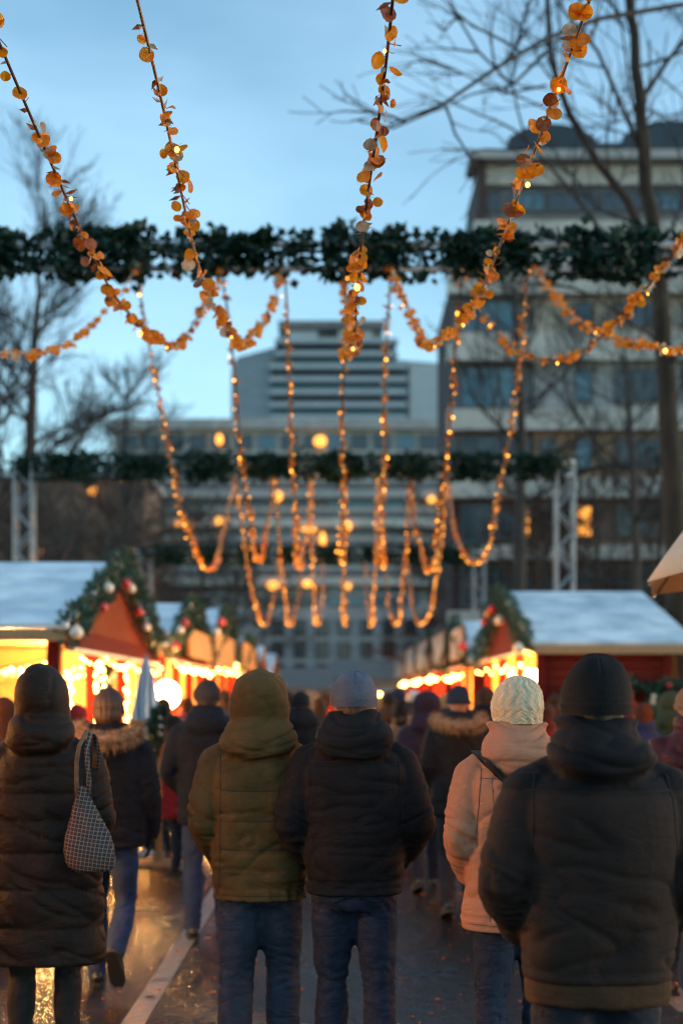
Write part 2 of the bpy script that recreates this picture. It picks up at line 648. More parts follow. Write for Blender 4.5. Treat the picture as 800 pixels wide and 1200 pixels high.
def make_coat(root, mats, arms, H=1.75, voxel=0.010, torso=None, sleeve=(.085, .076, .062), hood='down', hem_band=0.0, seams=(),
              puff=0.0, wr=1.0, seed=0.0, yoke=None, name='jacket', sleeve_seams=False, collar=None, extra=None, mid=None, armwr=1.0, cuff=True):
    mb = MB()
    mb.rings(torso, 44)
    AS = []
    for s in (-1, 1):
        a, e, w = arm_pose(s, arms[0 if s < 0 else 1])
        dn = (a - e).normalized()
        mb.tube([Vv(s * .03, -.01, 1.465), Vv(s * .09, -.01, 1.445), Vv(s * .145, -.004, 1.418), a + dn * .012, a - dn * .05, lerp(a, e, .45)], [.040, .056, .070, sleeve[0] * .93, sleeve[0] * .98, sleeve[0] * .9], 20)
        mb.ell(a, (sleeve[0],) * 3, 18)
        limb(mb, a, e, w, sleeve[0], sleeve[1], sleeve[2], 20, ext=.0)
        AS.append((np.array(a), np.array(e), np.array(w)))
    if hood == 'down':
        c = collar or dict(w=.160, lo=1.405, top=1.61, tw=.098)
        w_, lo_, tp_, tw_ = c['w'], c['lo'], c['top'], c['tw']
        hh = tp_ - lo_
        mb.rings([(lo_, w_ * .42, .035, 0, -.135, 2.0), (lo_ + .02, w_ * .78, .062, 0, -.125, 2.1), (lo_ + hh * .28, w_ * .98, .090, 0, -.105, 2.2), (lo_ + hh * .46, w_, .112, 0, -.080, 2.2),
                  (lo_ + hh * .64, w_ * .90, .122, 0, -.050, 2.1), (lo_ + hh * .82, w_ * .74, .112, 0, -.026, 2.0), (lo_ + hh * .95, tw_ * 1.03, .098, 0, -.008), (tp_, tw_ * .90, .085, 0, -.004)], 44)
    elif hood == 'collar':
        mb.torus((0, -.005, 1.545), .088, .088, .034, tilt=-.15, flatz=1.5)
    if extra:
        extra(mb)
    me = remesh(mb, voxel, 3)

    def fn(P, N):
        z = P[:, 2]
        d = np.zeros(len(P))
        dist, tt, side = None, None, None
        wa = np.zeros(len(P))
        fold = np.zeros(len(P))
        for (a, e, w) in AS:
            d1, t1 = seg_dist(P, a, e)
            d2, t2 = seg_dist(P, e, w)
            L1, L2 = np.linalg.norm(e - a), np.linalg.norm(w - e)
            t = np.where(d1 < d2, t1 * L1, L1 + t2 * L2)
            near = np.minimum(d1, d2)
            sd = np.sign(a[0])
            wgt = (1 - sstep(.075, .115, near)) * sstep(.12, .17, P[:, 0] * sd) * (1 - sstep(1.40, 1.47, z))
            wa = np.maximum(wa, wgt)
            # folds run across the sleeve, gathered at the elbow and wrist, slanting
            cr = np.cross(np.broadcast_to(e - a, P.shape), np.array([0, 1., 0]))
            ph = (P - e) @ np.array([sd * .5, .6, .0])
            q = np.c_[t * 21 + ph * 9, P[:, 1] * 4, P[:, 0] * 4 + sd * 3]
            r = (1 - np.abs(pn(q, (1, 1, 1), seed + 2 * sd))) ** 3
            el = np.exp(-((t - L1) / .10) ** 2) + .7 * np.exp(-((t - L1 - L2) / .10) ** 2) + .35
            fold += wgt * (-.013 * r * el + .007 * el * pn(q, (.5, .5, .5), seed + 8)) * armwr
            if sleeve_seams and puff:
                u = (t % .115) / .115
                fold += wgt * puff * .9 * (np.sqrt(np.clip(4 * u * (1 - u), 0, 1)) - .75)
        tw = 1 - wa
        d += fold * wr
        # body cloth: broad undulation, vertical drape, creases
        d += tw * wr * (.011 * pn(P, (4.5, 4.5, 5), seed) + .006 * pn(P, (10, 10, 5), seed + 4))
        diag = P + np.c_[z * 0, z * 0, P[:, 0] * math.sin(seed * 3.1) * 1.1]
        zc = P[:, 2]
        low = 1 - sstep(torso[0][0] + .05, torso[0][0] + .38, zc)
        d -= tw * wr * (.011 * (1 - np.abs(pn(diag, (4, 4, 11), seed + 6))) ** 7)
        d -= tw * wr * low * .010 * (1 - np.abs(pn(P, (3.5, 3.5, 15), seed + 12))) ** 6
        # pinching where sleeve meets body
        if seams:
            zz = z + .004 * pn(P, (8, 8, 3), seed + 1)
            sq = sorted(seams)
            inside = (zz > sq[0] - .2)
            up = np.full(len(P), sq[-1] + .16)
            lo = np.full(len(P), sq[0] - .16)
            for q in sq:
                up = np.where((zz < q) & (q < up), q, up)
                lo = np.where((zz >= q) & (q > lo), q, lo)
            u = np.clip((zz - lo) / np.maximum(up - lo, .02), 0, 1)
            prof = np.sqrt(np.clip(4 * u * (1 - u), 0, 1)) ** .8
            near_seam = np.exp(-np.minimum(zz - lo, up - zz) / .022)
            if puff:
                top = 1 - sstep(sq[-1] + .02, sq[-1] + .10, zz)
                d += tw * top * (puff * (prof - .8) + near_seam * .0045 * pn(P, (30, 30, 6), seed + 7) + puff * .35 * pn(P, (12, 12, 12), seed + 2) * prof)
            else:
                d -= tw * .007 * np.exp(-(np.minimum(zz - lo, up - zz) / .007) ** 2) * (zz > sq[0] - .02) * (zz < sq[-1] + .02)
        if hem_band:
            z0 = torso[0][0]
            d -= .006 * np.exp(-((z - z0 - hem_band) / .008) ** 2) * tw
        d *= sstep(torso[0][0] - .01, torso[0][0] + .055, z) * .97 + .03
        # hood and collar folds
        hd = sstep(1.40, 1.45, z) * (P[:, 1] < .08) * (1 - sstep(.15, .19, np.abs(P[:, 0])))
        d *= 1 - .7 * hd
        if hood:
            rr = np.sqrt((P[:, 0] * .9) ** 2 + ((z - 1.66) * 1.1) ** 2)
            q = np.c_[rr * 24, P[:, 0] * 4, z * 3]
            if hood == 'up':
                top_ = sstep(1.57, 1.63, z)
                d -= top_ * .006 * (1 - np.abs(pn(np.c_[P[:, 0] * 7, P[:, 1] * 5, z * 9 + P[:, 0] * 5], (1, 1, 1), seed + 21))) ** 6
                hd = hd * (1 - top_)
            d -= hd * wr * .011 * (1 - np.abs(pn(q, (.8, 1, 1), seed + 11))) ** 6
            d += hd * wr * .006 * pn(P, (7, 7, 9), seed + 13)
        return d
    displace(me, fn)
    for m in mats:
        me.materials.append(m)
    if yoke is not None:
        faces_mat(me, lambda c: np.where(c[:, 2] > yoke + .008 * 0, 0, 1))
    elif mid is not None:
        faces_mat(me, mid)
    sc_ = H / 1.75
    vset(me, vget(me)[0] * sc_)
    return link(name, me, root)


def make_beanie(root, m, H=1.75, knit=60, r=(.090, .106, .125), c=(0, -.008, 1.625), low=-.12, amp=.0012, cable=False, fold=True, slouch=0.0, seam=False, name='beanie'):
    mb = MB()
    nr, seg = (64, 192) if cable else (44, 144)
    V, Fs = [], []
    for i in range(nr + 1):
        t = i / nr
        ph = t * (math.pi / 2 + abs(low) * 3.2)
        for k in range(seg):
            a = 2 * math.pi * k / seg
            rr = math.sin(min(ph, math.pi / 2)) ** .86
            z = math.cos(ph) if ph < math.pi / 2 else -(ph - math.pi / 2) * .55
            if ph > math.pi / 2:
                rr = 1 - (ph - math.pi / 2) * .10
            d = 0
            s_ = t * .23
            if cable:
                kk = knit / 4
                w = (a * kk / (2 * math.pi)) % 1
                zz = (s_ * 28) % 1
                braid = math.cos(2 * math.pi * (w + .18 * math.sin(2 * math.pi * s_ * 17)))
                d = amp * (braid + .55 * math.cos(2 * math.pi * (s_ * 55 + abs(w - .5) * 2)))
                d *= min(1, rr * 1.3)
            else:
                d = amp * math.cos(knit * a) * min(1, rr * 1.3)
                if seam:
                    d -= .003 * math.exp(-((((a * 4 / (2 * math.pi)) + .5) % 1 - .5) / .03) ** 2) * (1 if t < .5 else 0)
            if fold and t > .78:
                d += .005
            d += .003 * math.sin(3 * a + 7 * t)
            V.append((c[0] + (r[0] * rr + d) * math.cos(a), c[1] + (r[1] * rr + d) * math.sin(a) - slouch * math.cos(min(ph, 1.5)), c[2] + r[2] * z + d * max(0, math.cos(ph))))
    for i in range(nr):
        for k in range(seg):
            Fs.append((i * seg + k, (i + 1) * seg + k, (i + 1) * seg + (k + 1) % seg, i * seg + (k + 1) % seg))
    mb.add(V, Fs)
    mb.v = [tuple(q * H / 1.75 for q in p) for p in mb.v]
    o = mb.build(name, m, root, True)
    return o


def seam(bv, pts, m, root, H=1.75, r=.0016, name='seam'):
    """a stitched seam laid along the surface as seen from behind; pts in x, z"""
    out = []
    k = H / 1.75
    for i in range(len(pts) - 1):
        for t in range(14):
            x = pts[i][0] + (pts[i + 1][0] - pts[i][0]) * t / 14
            z = pts[i][1] + (pts[i + 1][1] - pts[i][1]) * t / 14
            h_ = bv.ray_cast(Vector((x * k, -3, z * k)), Vector((0, 1, 0)))
            if h_[0] is not None and (not out or (h_[0] - out[-1]).length < .06):
                out.append(h_[0] + h_[1] * r * .3)
    if len(out) > 3:
        MB().tube(out, r, 5).build(name, m, root, True)


def make_hair(root, m, H=1.75, long_=False, seed=0.0, short=False):
    mb = MB()
    if short:
        mb.ell((0, -.014, 1.640), (.076, .094, .085), 28)
        mb.ell((0, -.040, 1.605), (.068, .066, .062), 24)
    else:
        mb.ell((0, -.016, 1.655), (.088, .100, .106), 28)
        mb.ell((0, -.045, 1.60), (.080, .070, .085), 24)
    if long_:
        mb.rings([(1.46, .06, .04, 0, -.07), (1.54, .085, .055, 0, -.06), (1.62, .09, .075, 0, -.04)], 24)
    me = remesh(mb, .009, 3)
    displace(me, lambda P, N: .006 * pn(np.c_[np.arctan2(P[:, 0], P[:, 1]) * 9, P[:, 2] * 5, P[:, 2] * 3], (1, 1, 1), seed) + .003 * pn(np.c_[np.arctan2(P[:, 0], P[:, 1]) * 26, P[:, 2] * 7, P[:, 2] * 3], (1, 1, 1), seed + 3))
    me.materials.append(m)
    # leave the face free
    vset(me, vget(me)[0] * (H / 1.75))
    P, _ = vget(me)
    return link('hair', me, root)


def make_fur(root, m, pathfn, n=2600, length=.045, r=.03, name='fur_trim', H=1.75, seed=1):
    rg = np.random.default_rng(seed)
    V, Fs = [], []
    for i in range(n):
        t = rg.random()
        c, tan = pathfn(t)
        v = Vector(rg.normal(size=3)).normalized()
        v = (v - tan * v.dot(tan) * .7).normalized()
        base = c + v * r * .6
        L_ = length * (.5 + rg.random() * .8)
        tip = base + v * L_ + Vector((0, 0, -L_ * .25)) + Vector(rg.normal(size=3)) * .006
        w = v.cross(Vector(rg.normal(size=3))).normalized() * .0022
        midp = (base + tip) / 2 + Vector((0, 0, .004))
        k = len(V)
        V += [base - w, base + w, midp + w * .8, midp - w * .8, tip]
        Fs += [(k, k + 1, k + 2, k + 3), (k + 3, k + 2, k + 4)]
    mb = MB()
    mb.add(V, Fs)
    # the pelt the hairs stand on
    pts = [pathfn(t / 23)[0] for t in range(24)]
    mb.tube(pts, r, 10)
    mb.v = [tuple(q * H / 1.75 for q in p) for p in mb.v]
    return mb.build(name, m, root, False)


def ring_path(cx, cy, cz, rx, ry, dip=.0, a0=0, a1=2 * math.pi):
    def fn(t):
        a = a0 + (a1 - a0) * t
        p = Vector((cx + rx * math.cos(a), cy + ry * math.sin(a), cz + dip * math.sin(a)))
        q = Vector((-rx * math.sin(a), ry * math.cos(a), dip * math.cos(a))).normalized()
        return p, q
    return fn


def person(px, d, label, cat='person', group=None, rz=0.0):
    return empty('person', (WX(px, d), d, 0), rz, label, cat, group)


def T(hem, hemw, hemd, waist, chest, sh=.225, hd=.0, zc=1.25, n=2.5):
    """torso ring table from hem to neck"""
    return [(hem, hemw, hemd, 0, -.01, n), (hem + .05, hemw * 1.02, hemd * 1.02, 0, -.01, n), ((hem + 1.12) / 2, (hemw + waist[0]) / 2, (hemd + waist[1]) / 2, 0, -.01, n), (1.12, waist[0], waist[1], 0, -.01, n),
            (zc, chest[0], chest[1], 0, -.012, n), (1.35, sh * .99, chest[1] * .97, 0, -.015, n), (1.41, sh * .90, chest[1] * .86, 0, -.015, 2.2), (1.455, sh * .72, chest[1] * .72, 0, -.014, 2.0), (1.495, sh * .50, chest[1] * .62, 0, -.012, 2.0),
            (1.53, .10, .085, 0, -.005, 2), (1.56, .07, .06, 0, 0, 2)]

# ------------------------------------------------------------------ the people near the camera
def cloth(name, col, rough=0.85, var=0.18, scale=9, bump=0.35, bscale=160, fine=0.25, sheen=0.0):
    return mat(name, col, rough, var, scale, bump=bump, bscale=bscale, fine=fine, fscale=1100, sheen=sheen, spec=.22, wrinkle=.30)


# man with grey beanie and charcoal jacket -------------------------------------------------
NAVY_CH = cloth('charcoal_cloth', (0.0115, 0.0090, 0.0100))
NAVY_LIN = cloth('black_rib', (0.008, 0.008, 0.010), bump=.8, bscale=90)
GREY_KNIT = cloth('grey_knit', (0.105, 0.112, 0.150), var=.2, bump=.8, bscale=260)
g = person(415, 5.87, 'man in plain charcoal jacket, dark jeans and thin grey beanie beside the olive parka', group=None)
H = 1.775
arms, legs = ('pocket', 'pocket'), ('stepf', 'stepb')
make_body(g, arms, legs, H)
make_trousers(g, JEAN, legs, H, seed=1.2, rad=(.096, .068, .061))
ct = make_coat(g, [NAVY_CH, NAVY_LIN], arms, H, torso=T(.865, .196, .140, (.218, .158), (.228, .158)), hem_band=.055, seed=2.0, voxel=.0075,
          mid=lambda c: ((c[:, 2] < .915) & (np.abs(c[:, 0]) < .24)) * 1, seams=(1.405,), collar=dict(w=.162, lo=1.405, top=1.612, tw=.104))
bv = bvh_of(ct.data)
STITCH = mat('dark_stitching', (.004, .004, .005), .8, .1, 9)
seam(bv, [(-.185, 1.405), (0, 1.398), (.185, 1.405)], STITCH, g, H)
for s_ in (-1, 1):
    seam(bv, [(s_ * .170, 1.44), (s_ * .178, 1.38), (s_ * .180, 1.30), (s_ * .190, 1.22), (s_ * .198, 1.12)], STITCH, g, H, r=.0022)
    seam(bv, [(s_ * .150, 1.395), (s_ * .165, 1.2), (s_ * .160, 1.0), (s_ * .165, .93)], STITCH, g, H, r=.0012)
make_beanie(g, GREY_KNIT, H, knit=70, r=(.095, .110, .114), c=(0, -.008, 1.650), low=-.15, amp=.0008, seam=True, fold=False)
make_hair(g, HAIR, H, short=True)
make_shoes(g, LEATHER, legs, H)

# man with black beanie, closest -----------------------------------------------------------
BLK_YOKE = cloth('black_shell_cloth', (0.0072, 0.0056, 0.0070))
BRN_BLK = cloth('faded_black_cloth', (0.0225, 0.0130, 0.0108))
BLK_KNIT = cloth('black_knit', (0.0085, 0.0080, 0.0085), bump=.9, bscale=240)
OLIVE_TEE = cloth('brown_sweater', (0.055, 0.028, 0.014))
g = person(698, 4.02, 'man in two-tone black jacket and black beanie with a brown sweater hem showing')
H = 1.785
legs = ('stepb', 'stepf')
make_body(g, arms, legs, H)
make_trousers(g, JEAN_DARK, legs, H, seed=4.2, rad=(.100, .072, .062))
ct = make_coat(g, [BLK_YOKE, BRN_BLK], arms, H, voxel=.0072, torso=T(.880, .204, .150, (.222, .165), (.232, .166), sh=.222), hem_band=.03, seed=5.0,
          wr=.85, sleeve=(.086, .082, .064), yoke=1.400, seams=(1.400,), collar=dict(w=.150, lo=1.425, top=1.600, tw=.122))
m_ = MB()
m_.rings([(.815, .196, .138, 0, -.01), (.83, .200, .142, 0, -.01), (.90, .198, .140, 0, -.01), (.95, .16, .11, 0, -.01)], 40)
sw = remesh(m_, .01, 2)
displace(sw, lambda P, N: .005 * pn(P, (14, 14, 10), 3.))
sw.materials.append(OLIVE_TEE)
vset(sw, vget(sw)[0] * (H / 1.75))
link('sweater', sw, g)
bv = bvh_of(ct.data)
seam(bv, [(-.20, 1.400), (0, 1.396), (.20, 1.400)], STITCH, g, H, r=.0022)
for s_ in (-1, 1):
    seam(bv, [(s_ * .178, 1.445), (s_ * .188, 1.38), (s_ * .190, 1.30), (s_ * .200, 1.2), (s_ * .205, 1.1)], STITCH, g, H, r=.0024)
seam(bv, [(-.19, .912), (0, .910), (.19, .912)], STITCH, g, H, r=.0014)
make_beanie(g, BLK_KNIT, H, knit=54, r=(.095, .110, .130), c=(0, -.006, 1.640), low=-.16, amp=.0011, seam=True)
make_hair(g, HAIR_DARK, H, short=True)
make_shoes(g, LEATHER, legs, H)

# olive parka, hood up ---------------------------------------------------------------------
OLIVE = cloth('olive_cloth', (0.108, 0.062, 0.021), var=.2)
g = person(305, 6.05, 'person in olive green hooded parka and blue jeans walking beside the grey beanie')
H = 1.765
arms = ('pocket_close', 'pocket_close')


def hood_up(top=1.79, hw=.128, base=1.43, bw=.185, roll=.0):
    def ex(mb):
        mb.rings([(1.47, hw * 1.0, .105, 0, -.03), (1.53, hw * .93, .10, 0, -.03), (1.60, hw * 1.0, .112, 0, -.04), (1.67, hw * .99, .118, 0, -.045),
                  (1.735, hw * .84, .105, 0, -.045), (top - .02, hw * .52, .075, 0, -.04), (top, hw * .12, .02, 0, -.035)], 40)
        lo_, w_ = base - .02, bw * .9
        mb.rings([(lo_, w_ * .45, .035, 0, -.135, 2.0), (lo_ + .02, w_ * .8, .062, 0, -.125, 2.1), (lo_ + .06, w_, .092, 0, -.105, 2.2), (lo_ + .10, w_ * .97, .108, 0, -.085, 2.2),
                  (lo_ + .145, w_ * .86, .108, 0, -.065, 2.1), (lo_ + .17, w_ * .68, .09, 0, -.05)], 44)
    return ex


make_body(g, arms, legs, H)
make_trousers(g, JEAN_PALE, legs, H, seed=7.7, rad=(.100, .074, .064))
ct = make_coat(g, [OLIVE], arms, H, voxel=.0075, torso=T(.825, .196, .142, (.212, .150), (.222, .155), sh=.218), hem_band=.02, seed=8.0, hood='up', puff=.008,
          seams=(1.04, 1.16, 1.285), extra=hood_up(), sleeve=(.090, .080, .064))
bv = bvh_of(ct.data)
OST = mat('olive_stitching', (.028, .020, .007), .8, .1, 9)
for z_ in (1.04, 1.16, 1.285):
    seam(bv, [(-.155, z_), (0, z_ - .003), (.155, z_)], OST, g, H, r=.0018)
for s_ in (-1, 1):
    seam(bv, [(s_ * .160, 1.43), (s_ * .155, 1.3), (s_ * .158, 1.1), (s_ * .165, .86)], OST, g, H, r=.0018)
seam(bv, [(-.19, .850), (0, .848), (.19, .850)], OST, g, H, r=.0014)
make_shoes(g, BROWN_LEATHER, legs, H)

# long dark quilted coat with tote ---------------------------------------------------------
BRN_COAT = cloth('dark_brown_quilt', (0.0180, 0.0100, 0.0070), rough=.6)
BOOT_BR = BROWN_LEATHER
g = person(52, 6.17, 'woman in long dark quilted coat with hood up and a checked shoulder bag')
H = 1.775
arms = ('pocket_close', 'pocket_close')
lg = ('stand', 'stand')
make_body(g, arms, lg, H)
make_trousers(g, BLACK_CLOTH, lg, H, seed=2.7, rad=(.088, .060, .048), pockets=False, name='leggings')
make_coat(g, [BRN_COAT], arms, H, torso=[(.535, .268, .185, 0, -.01, 2.4), (.57, .272, .190, 0, -.01, 2.4), (.80, .258, .18, 0, -.01, 2.4), (1.0, .240, .168, 0, -.01, 2.4), (1.15, .228, .160, 0, -.01, 2.4),
          (1.27, .222, .158, 0, -.01, 2.4), (1.35, .210, .152, 0, -.015, 2.3), (1.41, .19, .135, 0, -.015, 2.2), (1.46, .15, .11, 0, -.01, 2.0), (1.53, .10, .085), (1.56, .07, .06)],
          seed=11.0, hood='up', puff=.016, seams=(.690, .855, 1.005, 1.14, 1.255, 1.37), sleeve_seams=True, sleeve=(.090, .082, .068),
          extra=hood_up(top=1.805, hw=.119, base=1.44, bw=.165, roll=.01), name='coat', voxel=.0085)
make_shoes(g, BOOT_BR, lg, H, boot=.27, name='boot')
# tote bag hangs from her shoulder: a thing of its own
m, nt, b = new_mat('checked_canvas')
N, L = nt.nodes, nt.links
tc = N.new('ShaderNodeTexCoord')
mp = N.new('ShaderNodeMapping')
mp.inputs['Rotation'].default_value = (0, R(-9), 0)
L.new(tc.outputs['Object'], mp.inputs['Vector'])
br = N.new('ShaderNodeTexBrick')
br.offset = 0
br.inputs['Scale'].default_value = 1
br.inputs['Brick Width'].default_value = .0165
br.inputs['Row Height'].default_value = .0165
br.inputs['Mortar Size'].default_value = .0016
br.inputs['Mortar Smooth'].default_value = .3
br.inputs['Color1'].default_value = (.060, .030, .020, 1)
br.inputs['Color2'].default_value = (.024, .022, .036, 1)
br.inputs['Mortar'].default_value = (.27, .21, .17, 1)
sx = N.new('ShaderNodeSeparateXYZ')
cx = N.new('ShaderNodeCombineXYZ')
L.new(mp.outputs['Vector'], sx.inputs[0])
L.new(sx.outputs['X'], cx.inputs['X'])
L.new(sx.outputs['Z'], cx.inputs['Y'])
L.new(cx.outputs[0], br.inputs['Vector'])
L.new(br.outputs['Color'], b.inputs['Base Color'])
b.inputs['Roughness'].default_value = .7
CHECK = m
STRAP = mat('tan_strap', (.19, .10, .052), .6, .3, 30, bump=.3, bscale=200)
bag = empty('shoulder_bag', (WX(106, 5.96), 5.93, .95), 0, 'checked brown canvas shoulder bag hanging on the long dark coat', 'bag')
mb = MB()
mb.rings([(.000, .040, .030, .012, 0), (.012, .085, .050, .012, 0), (.06, .108, .060, .006, 0), (.13, .104, .058, -.002, 0), (.21, .078, .048, -.010, 0), (.29, .046, .034, -.018, 0), (.345, .026, .022, -.024, 0), (.362, .030, .024, -.024, 0)], 44)
me = remesh(mb, .006, 3)
displace(me, lambda P, N: .008 * pn(P, (12, 12, 5), 3.) - .010 * sstep(.10, .32, P[:, 2]) * (1 - np.abs(pn(np.c_[np.arctan2(P[:, 0] + .02, P[:, 1]) * 3.2, P[:, 2] * 3, P[:, 2]], (1, 1, 1), 2.))) ** 3 - .004 * (1 - np.abs(pn(P, (10, 10, 16), 8.))) ** 5)
me.materials.append(CHECK)
link('bag_body', me, bag)
sb = MB()
sb.tube([(-.045, -.005, .29), (-.050, -.012, .38), (-.048, -.022, .46), (-.036, -.028, .53), (-.012, .02, .592), (.0, .07, .575), (.0, .14, .50), (-.02, .17, .38)], .0095, 10, flat=.6)
sb.build('strap', STRAP, bag, True)
sb = MB()
sb.tube([(.000, -.002, .30), (.002, -.014, .38), (-.002, -.026, .46), (-.004, -.030, .52), (.004, .02, .583), (.014, .07, .565), (.014, .14, .50), (.0, .17, .38)], .0105, 10, flat=.6)
sb.build('strap', CHECK, bag, True)
MB().torus((.052, -.048, .225), .010, .010, .003, seg=16, ms=6).build('buckle', mat('brass', (.5, .32, .1), .3, .1, 5, metallic=1), bag, True)

# beige jacket, white knitted hat ----------------------------------------------------------
BEIGE = cloth('beige_cloth', (0.42, 0.190, 0.112), var=.12, scale=7)
CREAM_KNIT = cloth('cream_knit', (0.64, 0.50, 0.33), var=.12, bump=.7, bscale=220)
g = person(606, 5.56, 'woman in beige hooded jacket and cream cable knit hat with a black bag strap')
H = 1.735
arms = ('pocket_close', 'pocket_close')
make_body(g, arms, legs, H)
make_trousers(g, JEAN, legs, H, seed=9.7, rad=(.096, .066, .056))
ct = make_coat(g, [BEIGE], arms, H, voxel=.0075, torso=T(.790, .222, .158, (.200, .145), (.208, .150), sh=.205), hem_band=.02, seed=14.0, wr=.95, seams=(1.09, 1.39),
               collar=dict(w=.150, lo=1.40, top=1.605, tw=.124), sleeve=(.084, .074, .058))
make_beanie(g, CREAM_KNIT, H, knit=64, r=(.102, .114, .128), c=(0, -.008, 1.652), low=-.26, amp=.0026, cable=True, fold=False)
bv = bvh_of(ct.data)
BST = mat('beige_stitching', (.13, .07, .045), .8, .1, 9)
for s_ in (-1, 1):
    seam(bv, [(s_ * .150, 1.42), (s_ * .160, 1.34), (s_ * .165, 1.26), (s_ * .172, 1.16)], BST, g, H, r=.0020)
    seam(bv, [(s_ * .115, 1.385), (s_ * .105, 1.2), (s_ * .110, 1.0), (s_ * .125, .82)], BST, g, H, r=.0015)
seam(bv, [(-.16, 1.385), (0, 1.378), (.16, 1.385)], BST, g, H, r=.0018)
seam(bv, [(-.20, .822), (0, .818), (.20, .822)], BST, g, H, r=.0014)
make_shoes(g, LEATHER, legs, H)
bg = empty('sling_bag', (WX(606, 5.56), 5.56, 0), 0, 'black sling bag worn across the beige hooded jacket', 'bag')
patch(bv, [(-.185, 1.475), (-.150, 1.475), (.215, 1.10), (.19, 1.07)], BLACK_CLOTH, 'strap', bg, off=.008, sc=1)
patch(bv, [(-.075, 1.395), (-.030, 1.375), (-.025, 1.29), (-.07, 1.29)], BLACK_CLOTH, 'strap_pad', bg, off=.018, sc=1)
q = MB()
q.rings([(.96, .05, .03, .235, -.13), (.98, .085, .04, .235, -.13), (1.08, .09, .04, .235, -.13), (1.12, .08, .03, .235, -.13)], 24)
q.build('bag_body', BLACK_CLOTH, bg, True)

# fur hood parka, dark ----------------------------------------------------------------------
DK_NAVY = cloth('dark_navy_cloth', (0.0065, 0.0075, 0.012))
g = person(128, 8.17, 'woman in black parka with tan fur hood and blue jeans lifting one heel')
H = 1.725
arms = ('hang', 'hang')
lg = ('front', 'pushoff')
make_body(g, arms, lg, H, voxel=.0075, skin=mat('dark_glove', (.02, .017, .016), .6, .2, 20))
make_trousers(g, JEAN_BLUE, lg, H, seed=3.7, rad=(.094, .066, .058), voxel=.013)
make_coat(g, [DK_NAVY], arms, H, voxel=.012, torso=T(.835, .215, .155, (.218, .155), (.220, .158), sh=.215), seed=17.0, hem_band=.03, puff=.008, seams=(1.0, 1.14, 1.28),
          collar=dict(w=.155, lo=1.33, top=1.56, tw=.115), sleeve=(.088, .08, .062))
make_hair(g, HAIR, H, seed=2)
make_fur(g, FUR, ring_path(0, -.075, 1.515, .165, .135, dip=.055, a0=-math.pi * 1.12, a1=math.pi * .12), n=3600, r=.036, length=.05, H=H, seed=3)
make_shoes(g, LEATHER, lg, H, boot=.08, name='boot')

# dark jacket man beyond the olive parka -----------------------------------------------------
INK = cloth('ink_cloth', (0.0070, 0.010, 0.018))
g = person(243, 9.92, 'man in dark navy jacket with shaved grey head walking past the small fir tree')
H = 1.79
arms = ('pocket', 'pocket_close')
lg = ('stand', 'front')
make_body(g, arms, lg, H, voxel=.014)
make_trousers(g, JEAN_BLUE, lg, H, seed=5.7, rad=(.094, .07, .062), voxel=.014)
make_coat(g, [INK], arms, H, voxel=.013, torso=T(.78, .20, .145, (.205, .150), (.215, .155), sh=.215), seed=19.0, sleeve=(.084, .074, .06),
          collar=dict(w=.155, lo=1.39, top=1.59, tw=.108))
make_beanie(g, cloth('dark_grey_knit', (.040, .036, .038)), H, knit=50, r=(.090, .106, .112), c=(0, -.008, 1.645), low=-.15, fold=False)
make_hair(g, HAIR_DARK, H, short=True)
make_shoes(g, LEATHER, lg, H)

# fur collar man, dark beanie ----------------------------------------------------------------
g = person(537, 11.0, 'person in black coat with tan fur collar and navy beanie facing the glowing stalls')
H = 1.755
arms = ('pocket_close', 'pocket')
lg = ('back', 'front')
make_body(g, arms, lg, H, voxel=.014)
make_trousers(g, cloth('dark_grey_cloth', (.022, .022, .028)), lg, H, seed=6.7, rad=(.096, .07, .058), voxel=.014)
make_coat(g, [cloth('soft_black_cloth', (.014, .013, .014))], arms, H, voxel=.013, torso=T(.76, .21, .15, (.212, .155), (.222, .158), sh=.22), seed=23.0, sleeve=(.088, .078, .062),
          collar=dict(w=.155, lo=1.37, top=1.57, tw=.11))
make_beanie(g, cloth('navy_knit', (.020, .028, .050)), H, knit=50, r=(.092, .106, .122), c=(0, -.008, 1.64), low=-.11)
make_fur(g, FUR, ring_path(0, -.07, 1.50, .175, .135, dip=.045, a0=-math.pi * 1.12, a1=math.pi * .12), n=2600, r=.038, length=.05, H=H, seed=5)
make_shoes(g, LEATHER, lg, H, boot=.06, name='boot')

# maroon puffer at the frame edge ------------------------------------------------------------
g = person(812, 7.9, 'person in maroon puffer jacket and brown knitted hat beside the beige parasol')
H = 1.735
arms = ('pocket', 'pocket')
lg = ('front', 'stand')
make_body(g, arms, lg, H, voxel=.014)
make_trousers(g, cloth('slate_cloth', (.05, .05, .06)), lg, H, seed=8.7, rad=(.094, .07, .058), voxel=.014)
make_coat(g, [cloth('maroon_quilt', (.062, .016, .020), rough=.5)], arms, H, voxel=.012, torso=T(.80, .225, .16, (.235, .165), (.245, .170), sh=.24), seed=27.0, puff=.016, hood='collar',
          seams=(.90, 1.0, 1.10, 1.20, 1.30, 1.40), sleeve_seams=True, sleeve=(.10, .09, .07))
make_beanie(g, cloth('brown_knit', (.21, .14, .09), bump=.8, bscale=200), H, knit=50, r=(.100, .112, .122), c=(0, -.008, 1.645), low=-.11, amp=.003, cable=True)
make_shoes(g, BROWN_LEATHER, lg, H, boot=.06, name='boot')

